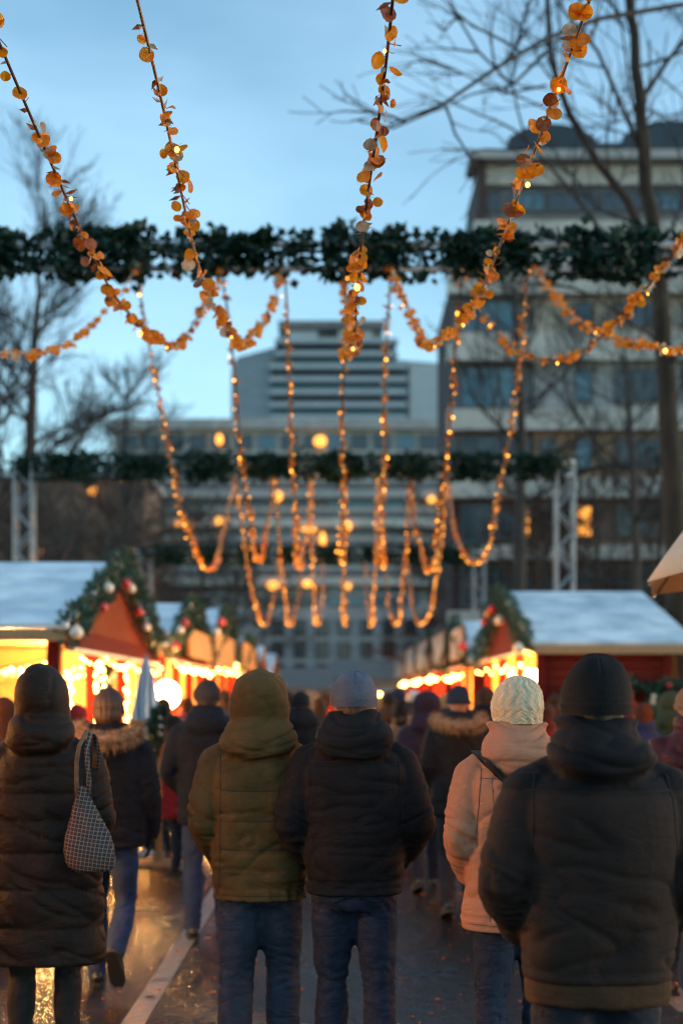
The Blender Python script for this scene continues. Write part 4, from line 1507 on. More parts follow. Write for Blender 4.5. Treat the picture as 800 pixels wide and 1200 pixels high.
def stall(s, X, D0, D1, ez, rz, W, label, group='wooden market stalls along the street', lampw=60, near_wall=True, roofw=None, detail=True, fascia_out=.12, boards=None, garland=True, lmp_col=(1, .50, .16), drop=.26):
    """s = -1 left of the street, +1 right. X: street face; D0..D1 along the street"""
    e = empty('market_stall', (s * X, (D0 + D1) / 2, 0), 0, label, 'market stall', group)
    h = (D1 - D0) / 2
    ov = .12
    W2 = roofw or W + .35

    def bx(mb, x0, y0, z0, x1, y1, z1, mi=0):
        xa, xb = sorted((s * x0, s * x1))
        return mb.box(xa, y0, z0, xb, y1, z1, mi)
    # x grows away from the street
    bx(MB(), .05, -h + .1, .08, W, h - .1, .14).build('floor_board', WOODTAN, e)
    mb = MB()
    n = 14
    for k in range(n):
        y0 = -h + .1 + (2 * h - .2) * k / n
        bx(mb, W - .04, y0 + .006, .14, W, y0 + (2 * h - .2) / n - .006, ez)
    mb.build('back_wall', WOODIN, e)
    for yy, nm in ((-h + .06, 'near'), (h - .10, 'far')):
        mb = MB()
        if nm == 'near' and not near_wall:
            for k in range(7):
                z0 = .14 + k * .13
                bx(mb, .12, yy, z0 + .004, W - .05, yy + .04, z0 + .126)
            mb.build('side_panel', WOODRED, e)
            continue
        k = 0
        z0 = .14
        while z0 < ez - .02:
            z1 = min(z0 + .145, ez)
            bx(mb, .12, yy, z0 + .004, W - .05, yy + .035, z1 - .004)
            z0 += .145
        mb.build('side_wall', WOODRED, e)
        yi = yy + .038 if nm == 'near' else yy - .012
        bx(MB(), .14, yi, .14, W - .06, yi + .010, ez - .01).build('lining', WOODIN, e)
    for yy in (-h + .09, -h / 3, h / 3, h - .09):
        bx(MB(), .0, yy - .075, 0, .14, yy + .075, ez).build('post', WOODRED, e, bevel=.008)
    bx(MB(), W - .14, -h + .02, 0, W - .005, -h + .058, ez).build('post', WOODRED, e, bevel=.006)
    # counter to the street
    mb = MB()
    bx(mb, -.16, -h + .2, .98, .42, h - .2, 1.03)
    mb.build('counter', WOODTAN, e, bevel=.01)
    mb = MB()
    k = 0
    y0 = -h + .2
    while y0 < h - .22:
        bx(mb, .02, y0 + .004, .10, .06, min(y0 + .15, h - .2) - .004, .98)
        y0 += .15
    mb.build('front_panel', WOODRED, e)
    # fascia
    mb = MB()
    V = [(-fascia_out, ez - drop), (-fascia_out + .03, ez - drop), (.05, ez - .02), (.02, ez + .02)]
    mb.prism([(s * a, b) for a, b in V], 'y', -h - .05, h + .05)
    mb.build('fascia', WOODRED, e)
    mb = MB()
    mb.prism([(s * a, b) for a, b in [(-fascia_out - .03, ez - drop - .005), (-fascia_out + .03, ez - drop - .005), (-fascia_out + .03, ez - drop + .035), (-fascia_out - .03, ez - drop + .035)]], 'y', -h - .05, h + .05)
    mb.build('fascia_trim', mat('pale_trim', (.55, .50, .48), .5, .15, 8), e)
    # roof: two slopes whose ridge runs away from the street
    for sg in (-1, 1):
        mb = MB()
        dz = rz - ez
        L_ = math.hypot(h, dz)
        t_ = .05
        nrm = Vector((0, sg * dz / L_, h / L_))
        lo = Vector((0, sg * (h + ov), ez - dz * ov / h))
        hi = Vector((0, 0, rz))
        q = [lo, hi, hi + nrm * t_, lo + nrm * t_]
        if sg > 0:
            q = q[::-1]
        xa, xb = s * -.10, s * (W2)
        mb.prism([(p.y, p.z) for p in q], 'x', min(xa, xb), max(xa, xb))
        # lapped sheets
        for k in range(1, 4):
            c = lo.lerp(hi, k / 4.0) + nrm * (t_ + .002)
            mb.tube([(min(xa, xb) + .01, c.y, c.z), (max(xa, xb) - .01, c.y, c.z)], .014, 6)
        mb.build('roof', ROOFM, e)
        mb = MB()
        c = lo
        bx(mb, -.08, min(c.y, c.y - sg * .03), c.z - .13, W2 - .02, max(c.y, c.y - sg * .03), c.z - .003)
        mb.build('eave_board', WOODTAN, e)
    # gable boards
    mb = MB()
    nb_ = 22
    for k in range(nb_):
        y0 = -h + 2 * h * k / nb_
        y1 = y0 + 2 * h / nb_ - .012
        zt = min(rz - (rz - ez) * abs(y0) / h, rz - (rz - ez) * abs(y1) / h) - .02
        if zt > ez + .03:
            xa, xb = sorted((s * .02, s * .06))
            mb.box(xa, y0, ez - .02, xb, y1, zt)
    mb.build('gable', WOODRED, e)
    bx(MB(), .10, -h + .1, ez + .01, W - .05, h - .1, ez + .03).build('ceiling', WOODIN, e)
    # shelves within
    for z in (1.2, 1.55, 1.9):
        bx(MB(), W - .38, -h + .3, z, W - .05, h - .3, z + .03).build('shelf', WOODTAN, e)
    lamp((s * (X + W * .45), (D0 + D1) / 2 - h * .45, ez - .42), lampw, col_=lmp_col)
    lamp((s * (X + W * .45), (D0 + D1) / 2 + h * .45, ez - .42), lampw, col_=lmp_col)
    return e


def rake_garland(s, X, D0, D1, ez, rz, seed, label, rad=.17, leaf=.07, baubles=8):
    rg = np.random.default_rng(seed)
    mb = MB()
    ym = (D0 + D1) / 2
    h = (D1 - D0) / 2
    for sg in (-1, 1):
        n = 60
        for k in range(n):
            t = k / n
            y = sg * (h + .15) * (1 - t)
            z = ez - .03 + (rz - ez + .08) * t
            for q in range(26):
                a = rg.uniform(0, 6.28)
                rr = rad * math.sqrt(rg.random()) * (.8 + .3 * math.sin(t * 14 + seed))
                c = Vector((math.cos(a) * rr * .7, y + rg.uniform(-.05, .05) + math.sin(a) * rr * .5, z + math.sin(a) * rr))
                dv = Vector((math.cos(a), rg.normal() * .6, math.sin(a) + rg.normal() * .4)).normalized()
                leaf_quad(mb, c, dv, leaf * rg.uniform(.7, 1.4), leaf * .22, rg)
    o = mb.build('gable_garland', FIR)
    o.location = (s * (X - .14), ym, 0)
    tag(o, label, 'garland', 'fir garlands on stall gables')
    return ym, h


def bauble(p, r, m, label):
    e = MB().ell((0, 0, 0), (r, r, r), 18).lathe([(r * .25, r * .92), (r * .25, r * 1.15), (r * .1, r * 1.2)], seg=10).build('bauble', m, None, True)
    e.location = p
    MB().torus((0, 0, r * 1.26), r * .12, r * .12, r * .04, seg=10, ms=5).build('hanger', GOLD_B, e)
    return tag(e, label, 'bauble', 'baubles on the fir garlands')


# left row
def row_x(px, py, d):
    return (WX(px, d), d, WZ(py, d))


LST = [(2.95, 14.9, 22.0, 2.42, 3.37, 2.4), (2.85, 23.0, 29.4, 2.50, 3.34, 2.4), (2.85, 30.4, 37.0, 2.60, 3.70, 2.3), (2.85, 39.0, 45.0, 2.5, 3.35, 2.3), (2.85, 47, 54, 2.5, 3.4, 2.3), (2.85, 56, 64, 2.5, 3.4, 2.3)]
LLAB = ['red stall with pale sheet roof and glowing open side behind the long quilted coat', 'pale roofed stall with two baubles on its gable behind the first one', 'taller pale roofed stall behind the tan sign boards',
        'small pale roofed stall past the tan sign boards', 'distant pale roofed stall before the street end, bare tree side', 'last pale roofed stall in the row under the bare trees']
RST = [(2.95, 21.5, 29.3, 2.48, 3.50, 2.05), (2.85, 31.0, 37.0, 2.45, 3.42, 2.2), (2.85, 39, 45, 2.5, 3.4, 2.2), (2.85, 47, 54, 2.5, 3.4, 2.2), (2.85, 56, 64, 2.5, 3.4, 2.2)]
RLAB = ['red stall with pale sheet roof and wreaths on its wall behind the black beanie', 'stall with orange glow beyond the red wreath stall', 'glowing stall with pale boards, third beyond the wreath wall',
        'distant glowing stall on the umbrella side of the street', 'last glowing stall on the umbrella side of the street']
for i, (X, a, b_, ez, rz, W) in enumerate(LST):
    stall(-1, X, a, b_, ez, rz, W, LLAB[i], near_wall=(i > 0), lampw=(260, 240, 200, 160, 150, 150)[i], lmp_col=(1, .52, .15))
for i, (X, a, b_, ez, rz, W) in enumerate(RST):
    stall(1, X, a, b_, ez, rz, W, RLAB[i], lampw=(480, 400, 300, 240, 200)[i], drop=.12, lmp_col=(1, .42, .09))
# one more pair beside the photographer, whose light reaches the crowd
stall(-1, 3.35, 3.4, 8.8, 2.42, 3.37, 2.3, 'red stall beside the crowd with its lamps lit', near_wall=True, lampw=170, lmp_col=(1, .50, .18))
stall(1, 4.1, 5.2, 12.8, 2.42, 3.37, 2.3, 'red stall by the parasol with its lamps lit', near_wall=True, lampw=100, lmp_col=(1, .45, .16))

for i, (X, a, b_, ez, rz, W) in enumerate(LST[:4]):
    rake_garland(-1, X, a, b_, ez, rz, 70 + i, ['bushy fir garland over the gable of the nearest pale roof', 'fir garland on the gable before the tan boards', 'fir garland on the taller gable behind the boards', 'small fir garland on the fourth gable'][i], rad=.19 if i == 0 else .18, leaf=.085)
for i, (X, a, b_, ez, rz, W) in enumerate(RST[:3]):
    rake_garland(1, X, a, b_, ez, rz, 80 + i, ['bushy fir garland on the gable of the wreath stall', 'fir garland on the gable beyond the wreath stall', 'faint fir garland on the third glowing gable'][i], rad=.20, leaf=.08)

BB = [(90, 741, 15.0, .07, CREAM_B, 'cream bauble lowest on the biggest gable garland'), (128, 689, 16.7, .06, CREAM_B, 'cream bauble high on the biggest gable garland'), (148, 684, 17.6, .065, RED_B, 'red bauble at the peak of the biggest gable garland'),
      (154, 690, 17.8, .062, CREAM_B, 'cream bauble beside the red one at the gable peak'), (122, 712, 15.9, .05, RED_B, 'small red bauble midway down the biggest gable garland'), (163, 717, 20.2, .065, RED_B, 'red bauble on the far slope of the biggest gable'),
      (172, 735, 21.2, .062, CREAM_B, 'cream bauble on the far slope of the biggest gable'), (216, 731, 26.5, .085, RED_B, 'red bauble on the second gable'), (211, 739, 25.4, .075, CREAM_B, 'cream bauble under the red one on the second gable'),
      (206, 757, 23.9, .075, RED_B, 'red bauble at the foot of the second gable'), (259, 729, 33.5, .10, RED_B, 'red bauble on the third gable'), (254, 741, 32.5, .09, CREAM_B, 'cream bauble on the third gable'),
      (576, 714, 25.3, .085, RED_B, 'red bauble at the peak of the wreath stall gable'), (571, 720, 25.6, .07, GOLD_B, 'gold bauble near the peak of the wreath stall gable'), (585, 727, 24.0, .085, CREAM_B, 'cream bauble on the near slope of the wreath stall gable'),
      (567, 729, 26.4, .07, RED_B, 'red bauble on the far slope of the wreath stall gable'), (607, 760, 21.9, .085, CREAM_B, 'cream bauble at the foot of the wreath stall gable'), (542, 757, 33.0, .11, RED_B, 'red bauble on the gable beyond the wreath stall'), (534, 742, 34.5, .10, CREAM_B, 'pale bauble on the gable beyond the wreath stall')]
for px, py, d, r_, m_, lab in BB:
    s_ = -1 if px < 400 else 1
    X_ = s_ * (2.95 - .30) if d < 30 else s_ * 2.55
    d2 = min(abs(X_ / ((px - CX) / F)), 60)
    bauble((X_, d2, WZ(py, d2)), r_ * .95, m_, lab)

# sign boards above the counters
SIGNB = mat('weathered_sign_board', (.24, .145, .075), .6, .3, 3)
PALE = mat('pale_painted_board', (.42, .40, .37), .6, .2, 5)
def board(X, d0, d1, z0, z1, m_, label):
    e = MB().box(X - .02, d0, z0, X + .02, d1, z1).build('sign_board', m_)
    f = MB()
    for a in ((d0, z0, d1, z0 + .04), (d0, z1 - .04, d1, z1), (d0, z0, d0 + .05, z1), (d1 - .05, z0, d1, z1)):
        f.box(X - .035, a[0], a[1], X + .035, a[2], a[3])
    f.build('frame', WOODTAN, e)
    for yy in (d0 + .3, d1 - .3):
        MB().tube([(X, yy, z1), (X - math.copysign(.2, -X), yy, z1 + .35)], .012, 6).build('bracket', METALG, e)
    tag(e, label, 'sign board', 'boards over the stall fronts')
board(-2.62, 24.4, 28.6, 2.36, 2.84, SIGNB, 'blank tan sign board nearest, above the glowing awning lights')
board(-2.62, 29.2, 34.5, 2.40, 3.00, SIGNB, 'blank tan sign board second in the row behind the first')
board(-2.62, 37.5, 43.0, 2.45, 3.10, SIGNB, 'blank tan sign board farthest, smallest in the picture')
for i, (a, b_, z0, z1) in enumerate([(30.5, 34, 2.5, 3.2), (36, 41, 2.5, 3.35), (43, 49, 2.5, 3.4), (51, 58, 2.5, 3.5), (60, 70, 2.5, 3.6)]):
    board(2.62, a, b_, z0, z1, PALE, 'pale board over the glowing stalls, ' + ['nearest to the wreath stall', 'second from the wreath stall', 'third from the wreath stall', 'fourth from the wreath stall', 'farthest from the wreath stall'][i])

# string lights under the fascias
for i, (X, a, b_, ez, rz, W) in enumerate(LST):
    P = []
    nseg = 8
    for k in range(nseg + 1):
        P.append((-(X - .20), a + (b_ - a) * k / nseg, ez - .26 - (.10 if k % 2 else 0)))
    light_string(P, 26 if i < 2 else 10, 'warm string lights under the fascia of ' + ['the nearest glowing stall', 'the second stall', 'the stall behind the tan boards', 'the fourth stall past the boards', 'the fifth stall under bare trees', 'the last stall under bare trees'][i], 'string lights under stall roofs', r=.017 + .003 * i, big=i > 0)
for i, (X, a, b_, ez, rz, W) in enumerate(RST):
    P = []
    for k in range(9):
        P.append(((X - .20), a + (b_ - a) * k / 8, ez - .22 - (.12 if k % 2 else 0)))
    light_string(P, 9, 'warm string lights under the fascia of ' + ['the red wreath stall', 'the stall beyond the wreath stall', 'the third stall with pale boards', 'the fourth stall with pale boards', 'the fifth stall with pale boards'][i], 'string lights under stall roofs', r=.024 + .003 * i, big=True)
for k, (px, d, z0, z1) in enumerate(((97, 16.2, 1.25, 2.15), (110, 17.0, 1.3, 2.10), (8, 15.2, 1.6, 2.0), (148, 20.5, 1.3, 2.1))):
    x = -(2.95 + .05 * k)
    d = 2.95 * F / (400 - px) if px > 50 else d
    light_string([(x + .16, d, z1), (x + .16, d, (z0 + z1) / 2), (x + .16, d, z0)], 16, ['bright string of lights wound down the post beside the quilted hood', 'fainter string of lights hanging next to the bright post', 'short string of lights inside the near open side', 'string of lights on the post behind the folded parasol'][k], 'string lights on stall posts', r=.017, big=True)
for k in range(3):
    light_string([(-(3.1), 15.6 + 2.2 * k, 2.12), (-(3.9), 15.9 + 2.2 * k, 1.98), (-4.9, 16.2 + 2.2 * k, 2.12)], 16, 'string lights slung inside the nearest glowing stall, ' + ['front bay', 'middle bay', 'rear bay'][k], 'string lights inside the nearest stall', r=.018)
for k in range(4):
    light_string([(3.1, 22.5 + 1.7 * k, 2.2), (3.8, 22.8 + 1.7 * k, 2.0), (4.7, 23 + 1.7 * k, 2.2)], 14, 'string lights slung inside the red wreath stall, ' + ['front bay', 'second bay', 'third bay', 'rear bay'][k], 'string lights inside the wreath stall', r=.03, big=True)

# big lamp inside the second bay: the glowing white patch
def globe_lamp(p, r, label):
    e = empty('globe_lamp', p, 0, label, 'lamp')
    MB().ell((0, 0, 0), (r, r, r * 1.05), 20).build('globe', LAMPG, e, True)
    MB().tube([(0, 0, r), (0, 0, r + .25)], .012, 8).lathe([(.03, r * .96), (.06, r * 1.0), (.05, r * 1.15), (.02, r * 1.3)], seg=14).build('holder', METALG, e, True)
    return e
globe_lamp((-2.80, 22.8, 1.70), .21, 'large white glowing lamp inside the second stall beside the folded parasol')
globe_lamp((-3.05, 38.6, 2.62), .15, 'small white globe lamp past the last tan board')
globe_lamp((-3.2, 24.5, 1.45), .10, 'small amber glowing lamp below the large white one')
globe_lamp((3.3, 24.0, 2.02), .10, 'glowing lamp inside the red wreath stall near its end post')
globe_lamp((3.2, 33.0, 1.95), .14, 'glowing lamp inside the stall beyond the wreath stall')
globe_lamp((3.2, 41.0, 1.95), .18, 'glowing lamp inside the third stall with pale boards')

# goods on shelves and counters
def jar(kind, p, m_, sc, label, group):
    pr = dict(jar=[(.05, 0), (.055, .01), (.055, .10), (.04, .12), (.04, .14), (.043, .142), (.043, .16), (.0, .165)],
              bottle=[(.038, 0), (.04, .01), (.04, .16), (.015, .21), (.014, .27), (.016, .28), (.0, .285)],
              mug=[(.035, 0), (.042, .01), (.045, .10), (.040, .10), (.035, .02), (.0, .015)],
              candle=[(.045, 0), (.045, .14), (.042, .145), (.006, .14), (.004, .17), (.0, .172)])[kind]
    o = MB().lathe([(r_ * sc, z * sc) for r_, z in pr], seg=14).build(kind, m_, None, True)
    o.location = p
    return tag(o, label, kind, group)
GM = [mat('glazed_amber', (.5, .2, .05), .25, .1, 8), mat('glazed_green', (.06, .16, .08), .25, .1, 8), mat('glazed_cream', (.6, .5, .35), .3, .1, 8), RED_B, mat('glazed_brown', (.14, .06, .03), .3, .1, 8)]
for si, (s_, (X, a, b_, ez, rz, W)) in enumerate([(-1, LST[0]), (1, RST[0]), (-1, LST[1])]):
    where = ['nearest glowing stall', 'red wreath stall', 'second stall'][si]
    for zi, z in enumerate((1.23, 1.58)):
        for k in range(12):
            y = a + .6 + (b_ - a - 1.2) * (k + random.uniform(-.25, .25)) / 11
            kd = random.choice(['jar', 'bottle', 'candle', 'jar'])
            jar(kd, (s_ * (X + W - .2), y, z), random.choice(GM), random.uniform(.9, 1.4), '%s on the back shelf of the %s' % ({'jar': 'glazed jar', 'bottle': 'slim bottle', 'candle': 'thick candle'}[kd], where), '%ss on the back shelf of the %s' % (kd, where))


def wreath(p, r, label, face='x', s_=1):
    rg = np.random.default_rng(int(r * 1000))
    mb = MB()
    for k in range(900):
        a = rg.uniform(0, 6.28)
        b__ = rg.uniform(0, 6.28)
        rr = r * .30 * math.sqrt(rg.random())
        c = Vector(((r + rr * math.cos(b__)) * math.cos(a), rr * math.sin(b__), (r + rr * math.cos(b__)) * math.sin(a)))
        dv = Vector((math.cos(a) + rg.normal() * .7, rg.normal() * .7, math.sin(a) + rg.normal() * .7)).normalized()
        leaf_quad(mb, c, dv, .085 * rg.uniform(.6, 1.3), .018, rg)
    mb.torus((0, 0, 0), r, r, r * .12, seg=30, ms=8, tilt=R(90))
    e = mb.build('wreath', FIR)
    e.location = p
    if face == 'x':
        e.rotation_euler = (0, 0, R(90))
    for k in range(5):
        a = k * 1.256 + .5
        bb = MB().ell((r * math.cos(a), -.08, r * math.sin(a)), (.042, .042, .042), 12).build('berry_bauble', RED_B if k % 2 else CREAM_B, e, True)
    return tag(e, label, 'wreath', 'wreaths hung on stall walls')
wreath((3.55, 21.38, 1.58), .23, 'small fir wreath with pale and red baubles on the red wall near the cream hat', 'y')
wreath((4.35, 21.38, 1.50), .36, 'big fir wreath with red baubles on the red wall behind the blue jacket', 'y')
wreath((4.95, 21.38, 1.55), .30, 'fir wreath at the far end of the red wall behind the maroon puffer', 'y')
wreath((-3.02, 18.2, 1.85), .20, 'round dark wreath hanging in the nearest glowing stall', 'x')

# small fir tree on a stand
def fir_tree(x, d, h, label):
    rg = np.random.default_rng(9)
    e = empty('fir_tree', (x, d, 0), 0, label, 'fir tree')
    MB().tube([(0, 0, .03), (0, 0, h * .97)], [.035, .008], 8).build('trunk', mat('cut_wood', (.42, .24, .10), .7, .2, 12), e, True)
    MB().lathe([(.30, 0), (.30, .03), (.27, .04), (.06, .05), (.05, .14), (.04, .14)], seg=24).build('stand', mat('wooden_disc', (.20, .11, .05), .5, .2, 12), e, True)
    mb = MB()
    for k in range(230):
        t = rg.random() ** .8
        z = .30 + (h - .32) * t
        a = rg.uniform(0, 6.28)
        L_ = (.44 * (1 - t) ** .8 + .05) * rg.uniform(.7, 1.1)
        dv = Vector((math.cos(a), math.sin(a), rg.uniform(-.35, .15)))
        tip = Vector((0, 0, z)) + dv * L_
        mb.tube([(0, 0, z), tip], [.006, .002], 4)
        for q in range(26):
            u = rg.uniform(.12, 1)
            c = Vector((0, 0, z)).lerp(tip, u)
            nd = (dv.normalized() + Vector(rg.normal(size=3)) * .7).normalized()
            leaf_quad(mb, c, nd, .055, .006, rg)
    mb.build('needles', FIR, e)
fir_tree(WX(186, 14.2), 14.2, 1.62, 'small fir tree on a round wooden stand beside the wet street')

# folded parasol by the stall
e = empty('folded_parasol', (WX(171, 14.9), 14.9, 0), 0, 'folded pale blue and white parasol standing before the lit stall', 'parasol')
MB().tube([(0, 0, .02), (0, 0, 2.12)], .018, 10).lathe([(.2, 0), (.2, .04), (.04, .07), (.03, .14)], seg=20).build('pole', METALG, e, True)
mb = MB()
V, Fs = [], []
prof = [(.015, 2.08), (.045, 1.98), (.07, 1.85), (.10, 1.65), (.13, 1.45), (.155, 1.28), (.13, 1.24)]
sg_ = 48
for r_, z in prof:
    for k in range(sg_):
        a = 2 * math.pi * k / sg_
        rr = r_ * (1 + .28 * math.cos(8 * a) + .08 * math.sin(3 * a))
        V.append((rr * math.cos(a), rr * math.sin(a), z))
for i in range(len(prof) - 1):
    for k in range(sg_):
        Fs.append((i * sg_ + k, i * sg_ + (k + 1) % sg_, (i + 1) * sg_ + (k + 1) % sg_, (i + 1) * sg_ + k))
mb.add(V, Fs)
m, nt, b = new_mat('striped_canvas')
tc = nt.nodes.new('ShaderNodeTexCoord')
wv = nt.nodes.new('ShaderNodeTexWave')
wv.inputs['Scale'].default_value = 5
wv.inputs['Distortion'].default_value = 1.5
nt.links.new(tc.outputs['Object'], wv.inputs['Vector'])
cr = nt.nodes.new('ShaderNodeValToRGB')
cr.color_ramp.elements[0].position = .45
cr.color_ramp.elements[1].position = .55
cr.color_ramp.elements[0].color = (.10, .17, .28, 1)
cr.color_ramp.elements[1].color = (.62, .66, .66, 1)
nt.links.new(wv.outputs['Fac'], cr.inputs['Fac'])
nt.links.new(cr.outputs['Color'], b.inputs['Base Color'])
mb.build('canopy', m, e, True)

# big beige parasol at the frame edge
cv = leaf_mat('beige_canvas', (.62, .54, .42), (.70, .61, .48), .3, .8, 4)
PX_, PD = 3.0, 8.0
e = empty('parasol', (PX_, PD, 0), 0, 'open beige market parasol by the stall with the wreaths', 'parasol')
MB().tube([(0, 0, .02), (0, 0, 3.32)], .025, 12).lathe([(.3, 0), (.3, .05), (.05, .09), (.04, .2)], seg=24).build('pole', WOODTAN, e, True)
mb = MB()
V, Fs = [], []
na, nr_ = 64, 14
Rr, zt, zb = 1.34, 3.25, 2.31
for i in range(nr_ + 1):
    t = i / nr_
    for k in range(na):
        a = 2 * math.pi * k / na + .15
        sc_ = math.cos(math.pi / 8) / math.cos(((a - .15) % (math.pi / 4)) - math.pi / 8)
        dip = math.sin(((a - .15) % (math.pi / 4)) / (math.pi / 4) * math.pi)
        rr = Rr * t * (sc_ * .6 + .4) - .05 * t * dip
        z = zt - (zt - zb) * (t ** 2.1) + .05 * t * dip
        V.append((rr * math.cos(a), rr * math.sin(a), z))
for i in range(nr_):
    for k in range(na):
        Fs.append((i * na + k, i * na + (k + 1) % na, (i + 1) * na + (k + 1) % na, (i + 1) * na + k))
mb.add(V, Fs)
c_ = mb.build('canopy', cv, e, True)
md = c_.modifiers.new('t', 'SOLIDIFY'); md.thickness = .004
for k in range(8):
    a = k * math.pi / 4 + .15
    pts = [(Rr * t * math.cos(a) * .995, Rr * t * math.sin(a) * .995, zt - (zt - zb) * (t ** 2.1) - .018) for t in (0.02, .2, .4, .6, .8, 1.0)]
    MB().tube(pts, .008, 6).build('rib', METALG, e)
    MB().tube([(0, 0, 2.55), (Rr * .5 * math.cos(a), Rr * .5 * math.sin(a), zt - (zt - zb) * (.5 ** 2.1) - .02)], .007, 6).build('strut', METALG, e)

# white tents and warm lights closing the street
TENTM = mat('white_tent', (.20, .19, .18), .7, .1, 3)
for i, (px, d, w_, zt) in enumerate(((352, 78, 4.2, 2.9), (427, 80, 5.2, 3.4), (505, 84, 4.6, 3.0))):
    x = WX(px, d)
    e = empty('market_tent', (x, d, 0), 0, ['small white tent closing the street on the bare tree side', 'wide white tent closing the street in the middle', 'small white tent closing the street on the umbrella side'][i], 'tent', 'white tents at the street end')
    h = w_ / 2
    MB().add([(-h, -1.5, zt - .8), (h, -1.5, zt - .8), (h, 1.5, zt - .8), (-h, 1.5, zt - .8), (-h * .7, 0, zt + .3), (h * .7, 0, zt + .3)], [(0, 1, 5, 4), (1, 2, 5), (2, 3, 4, 5), (3, 0, 4), (0, 3, 2, 1)]).build('canopy', TENTM, e)
    MB().box(-h, -1.55, zt - 1.3, h, -1.5, zt - .805).build('valance', TENTM, e)
    for q in (-h + .05, h - .05):
        for y in (-1.45, 1.45):
            MB().tube([(q, y, 0), (q, y, zt - .8)], .03, 8).build('leg', METALG, e)
    light_string([(x - h, d - 1.6, zt - 1.52), (x, d - 1.6, zt - 1.60), (x + h, d - 1.6, zt - 1.52)], 13, 'warm lamps under the ' + ['small tent on the bare tree side', 'wide middle tent', 'small tent on the umbrella side'][i], 'string lights under the tents', r=.09, big=True)

# ------------------------------------------------------------------ buildings
CONC = mat('pale_concrete', (.48, .46, .42), .8, .28, .9)
CONCG = mat('grey_concrete', (.36, .36, .36), .85, .2, .5)
CONCD = mat('dark_concrete', (.16, .16, .165), .85, .25, .6)
DKROOF = mat('slate_roof', (.018, .030, .042), .4, .2, .8)
BEIGE_B = mat('beige_render', (.42, .36, .29), .85, .25, .8)


def brick_mat(name, c1, c2, mort, sc=1.0):
    m, nt, b = new_mat(name)
    tc = nt.nodes.new('ShaderNodeTexCoord')
    mp = nt.nodes.new('ShaderNodeMapping')
    mp.inputs['Rotation'].default_value = (R(90), 0, 0)
    br = nt.nodes.new('ShaderNodeTexBrick')
    br.inputs['Scale'].default_value = sc
    br.inputs['Brick Width'].default_value = .5
    br.inputs['Row Height'].default_value = .18
    br.inputs['Mortar Size'].default_value = .012
    br.inputs['Color1'].default_value = (*c1, 1)
    br.inputs['Color2'].default_value = (*c2, 1)
    br.inputs['Mortar'].default_value = (*mort, 1)
    nt.links.new(tc.outputs['Object'], mp.inputs['Vector'])
    nt.links.new(mp.outputs['Vector'], br.inputs['Vector'])
    nt.links.new(br.outputs['Color'], b.inputs['Base Color'])
    b.inputs['Roughness'].default_value = .9
    return m


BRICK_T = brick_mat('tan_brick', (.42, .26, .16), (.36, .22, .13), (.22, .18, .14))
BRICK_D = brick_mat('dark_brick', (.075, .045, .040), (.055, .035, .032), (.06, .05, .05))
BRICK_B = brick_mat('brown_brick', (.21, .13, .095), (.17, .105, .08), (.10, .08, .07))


def glass_mat(name, col, rough=.12):
    m, nt, b = new_mat(name)
    b.inputs['Base Color'].default_value = (*col, 1)
    b.inputs['Roughness'].default_value = rough
    b.inputs['Specular IOR Level'].default_value = .8
    return m


GLASS = glass_mat('window_glass', (.020, .035, .05))
GLASSB = glass_mat('blue_window_glass', (.06, .16, .22))
FRAMEM = mat('window_frame_paint', (.10, .10, .11), .5, .1, 4)


def window(e, x0, x1, z0, z1, yf, m_=None, div=2, frame=True):
    """recessed window on a facade whose front lies at y = yf"""
    w_ = MB()
    t = .07
    for a in ((x0, z0, x1, z0 + t), (x0, z1 - t, x1, z1), (x0, z0 + t, x0 + t, z1 - t), (x1 - t, z0 + t, x1, z1 - t)):
        w_.box(a[0], yf - .03, a[1], a[2], yf + .12, a[3])
    for k in range(1, div):
        xx = x0 + (x1 - x0) * k / div
        w_.box(xx - .035, yf - .02, z0 + t, xx + .035, yf + .10, z1 - t)
    o = w_.build('window', FRAMEM, e)
    MB().box(x0 + .01, yf + .05, z0 + .01, x1 - .01, yf + .06, z1 - .01).build('pane', m_ or GLASS, o)
    return o


# residential block, D = 57
D = 57.0
S = F / D


def bxp(px):
    return (px - CX) / S


def bzp(py):
    return CH + (HZ - py) / S


e = empty('apartment_building', (0, D, 0), 0, 'tall white and brown apartment block with dark bulging roof behind the bare trees', 'building')
XL, XR = bxp(530), 34.0
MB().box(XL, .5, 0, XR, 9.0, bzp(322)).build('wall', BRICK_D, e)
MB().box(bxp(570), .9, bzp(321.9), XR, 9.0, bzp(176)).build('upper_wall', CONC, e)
# storeys: (floor band top, floor band bottom) in photo rows, then the wall below
bands = [(322, 346, CONC), (392, 424, CONC), (481, 505, CONC), (560, 584, CONC), (640, 656, CONC), (716, 730, CONC)]
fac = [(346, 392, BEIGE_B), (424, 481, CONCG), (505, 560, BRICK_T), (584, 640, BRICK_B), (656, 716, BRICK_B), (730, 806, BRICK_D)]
for a, b_, m_ in bands:
    MB().box(bxp(524), -.35, bzp(b_), XR, .5, bzp(a)).build('balcony_slab', m_, e)
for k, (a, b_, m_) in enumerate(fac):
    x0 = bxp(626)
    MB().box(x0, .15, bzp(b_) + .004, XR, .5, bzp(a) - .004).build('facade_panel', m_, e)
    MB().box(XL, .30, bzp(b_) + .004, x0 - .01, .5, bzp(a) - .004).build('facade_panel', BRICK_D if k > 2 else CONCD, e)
cols = [(674, 694, 1, GLASSB), (722, 778, 3, GLASS), (800, 850, 3, GLASS), (880, 905, 1, GLASS), (940, 990, 3, GLASS)]
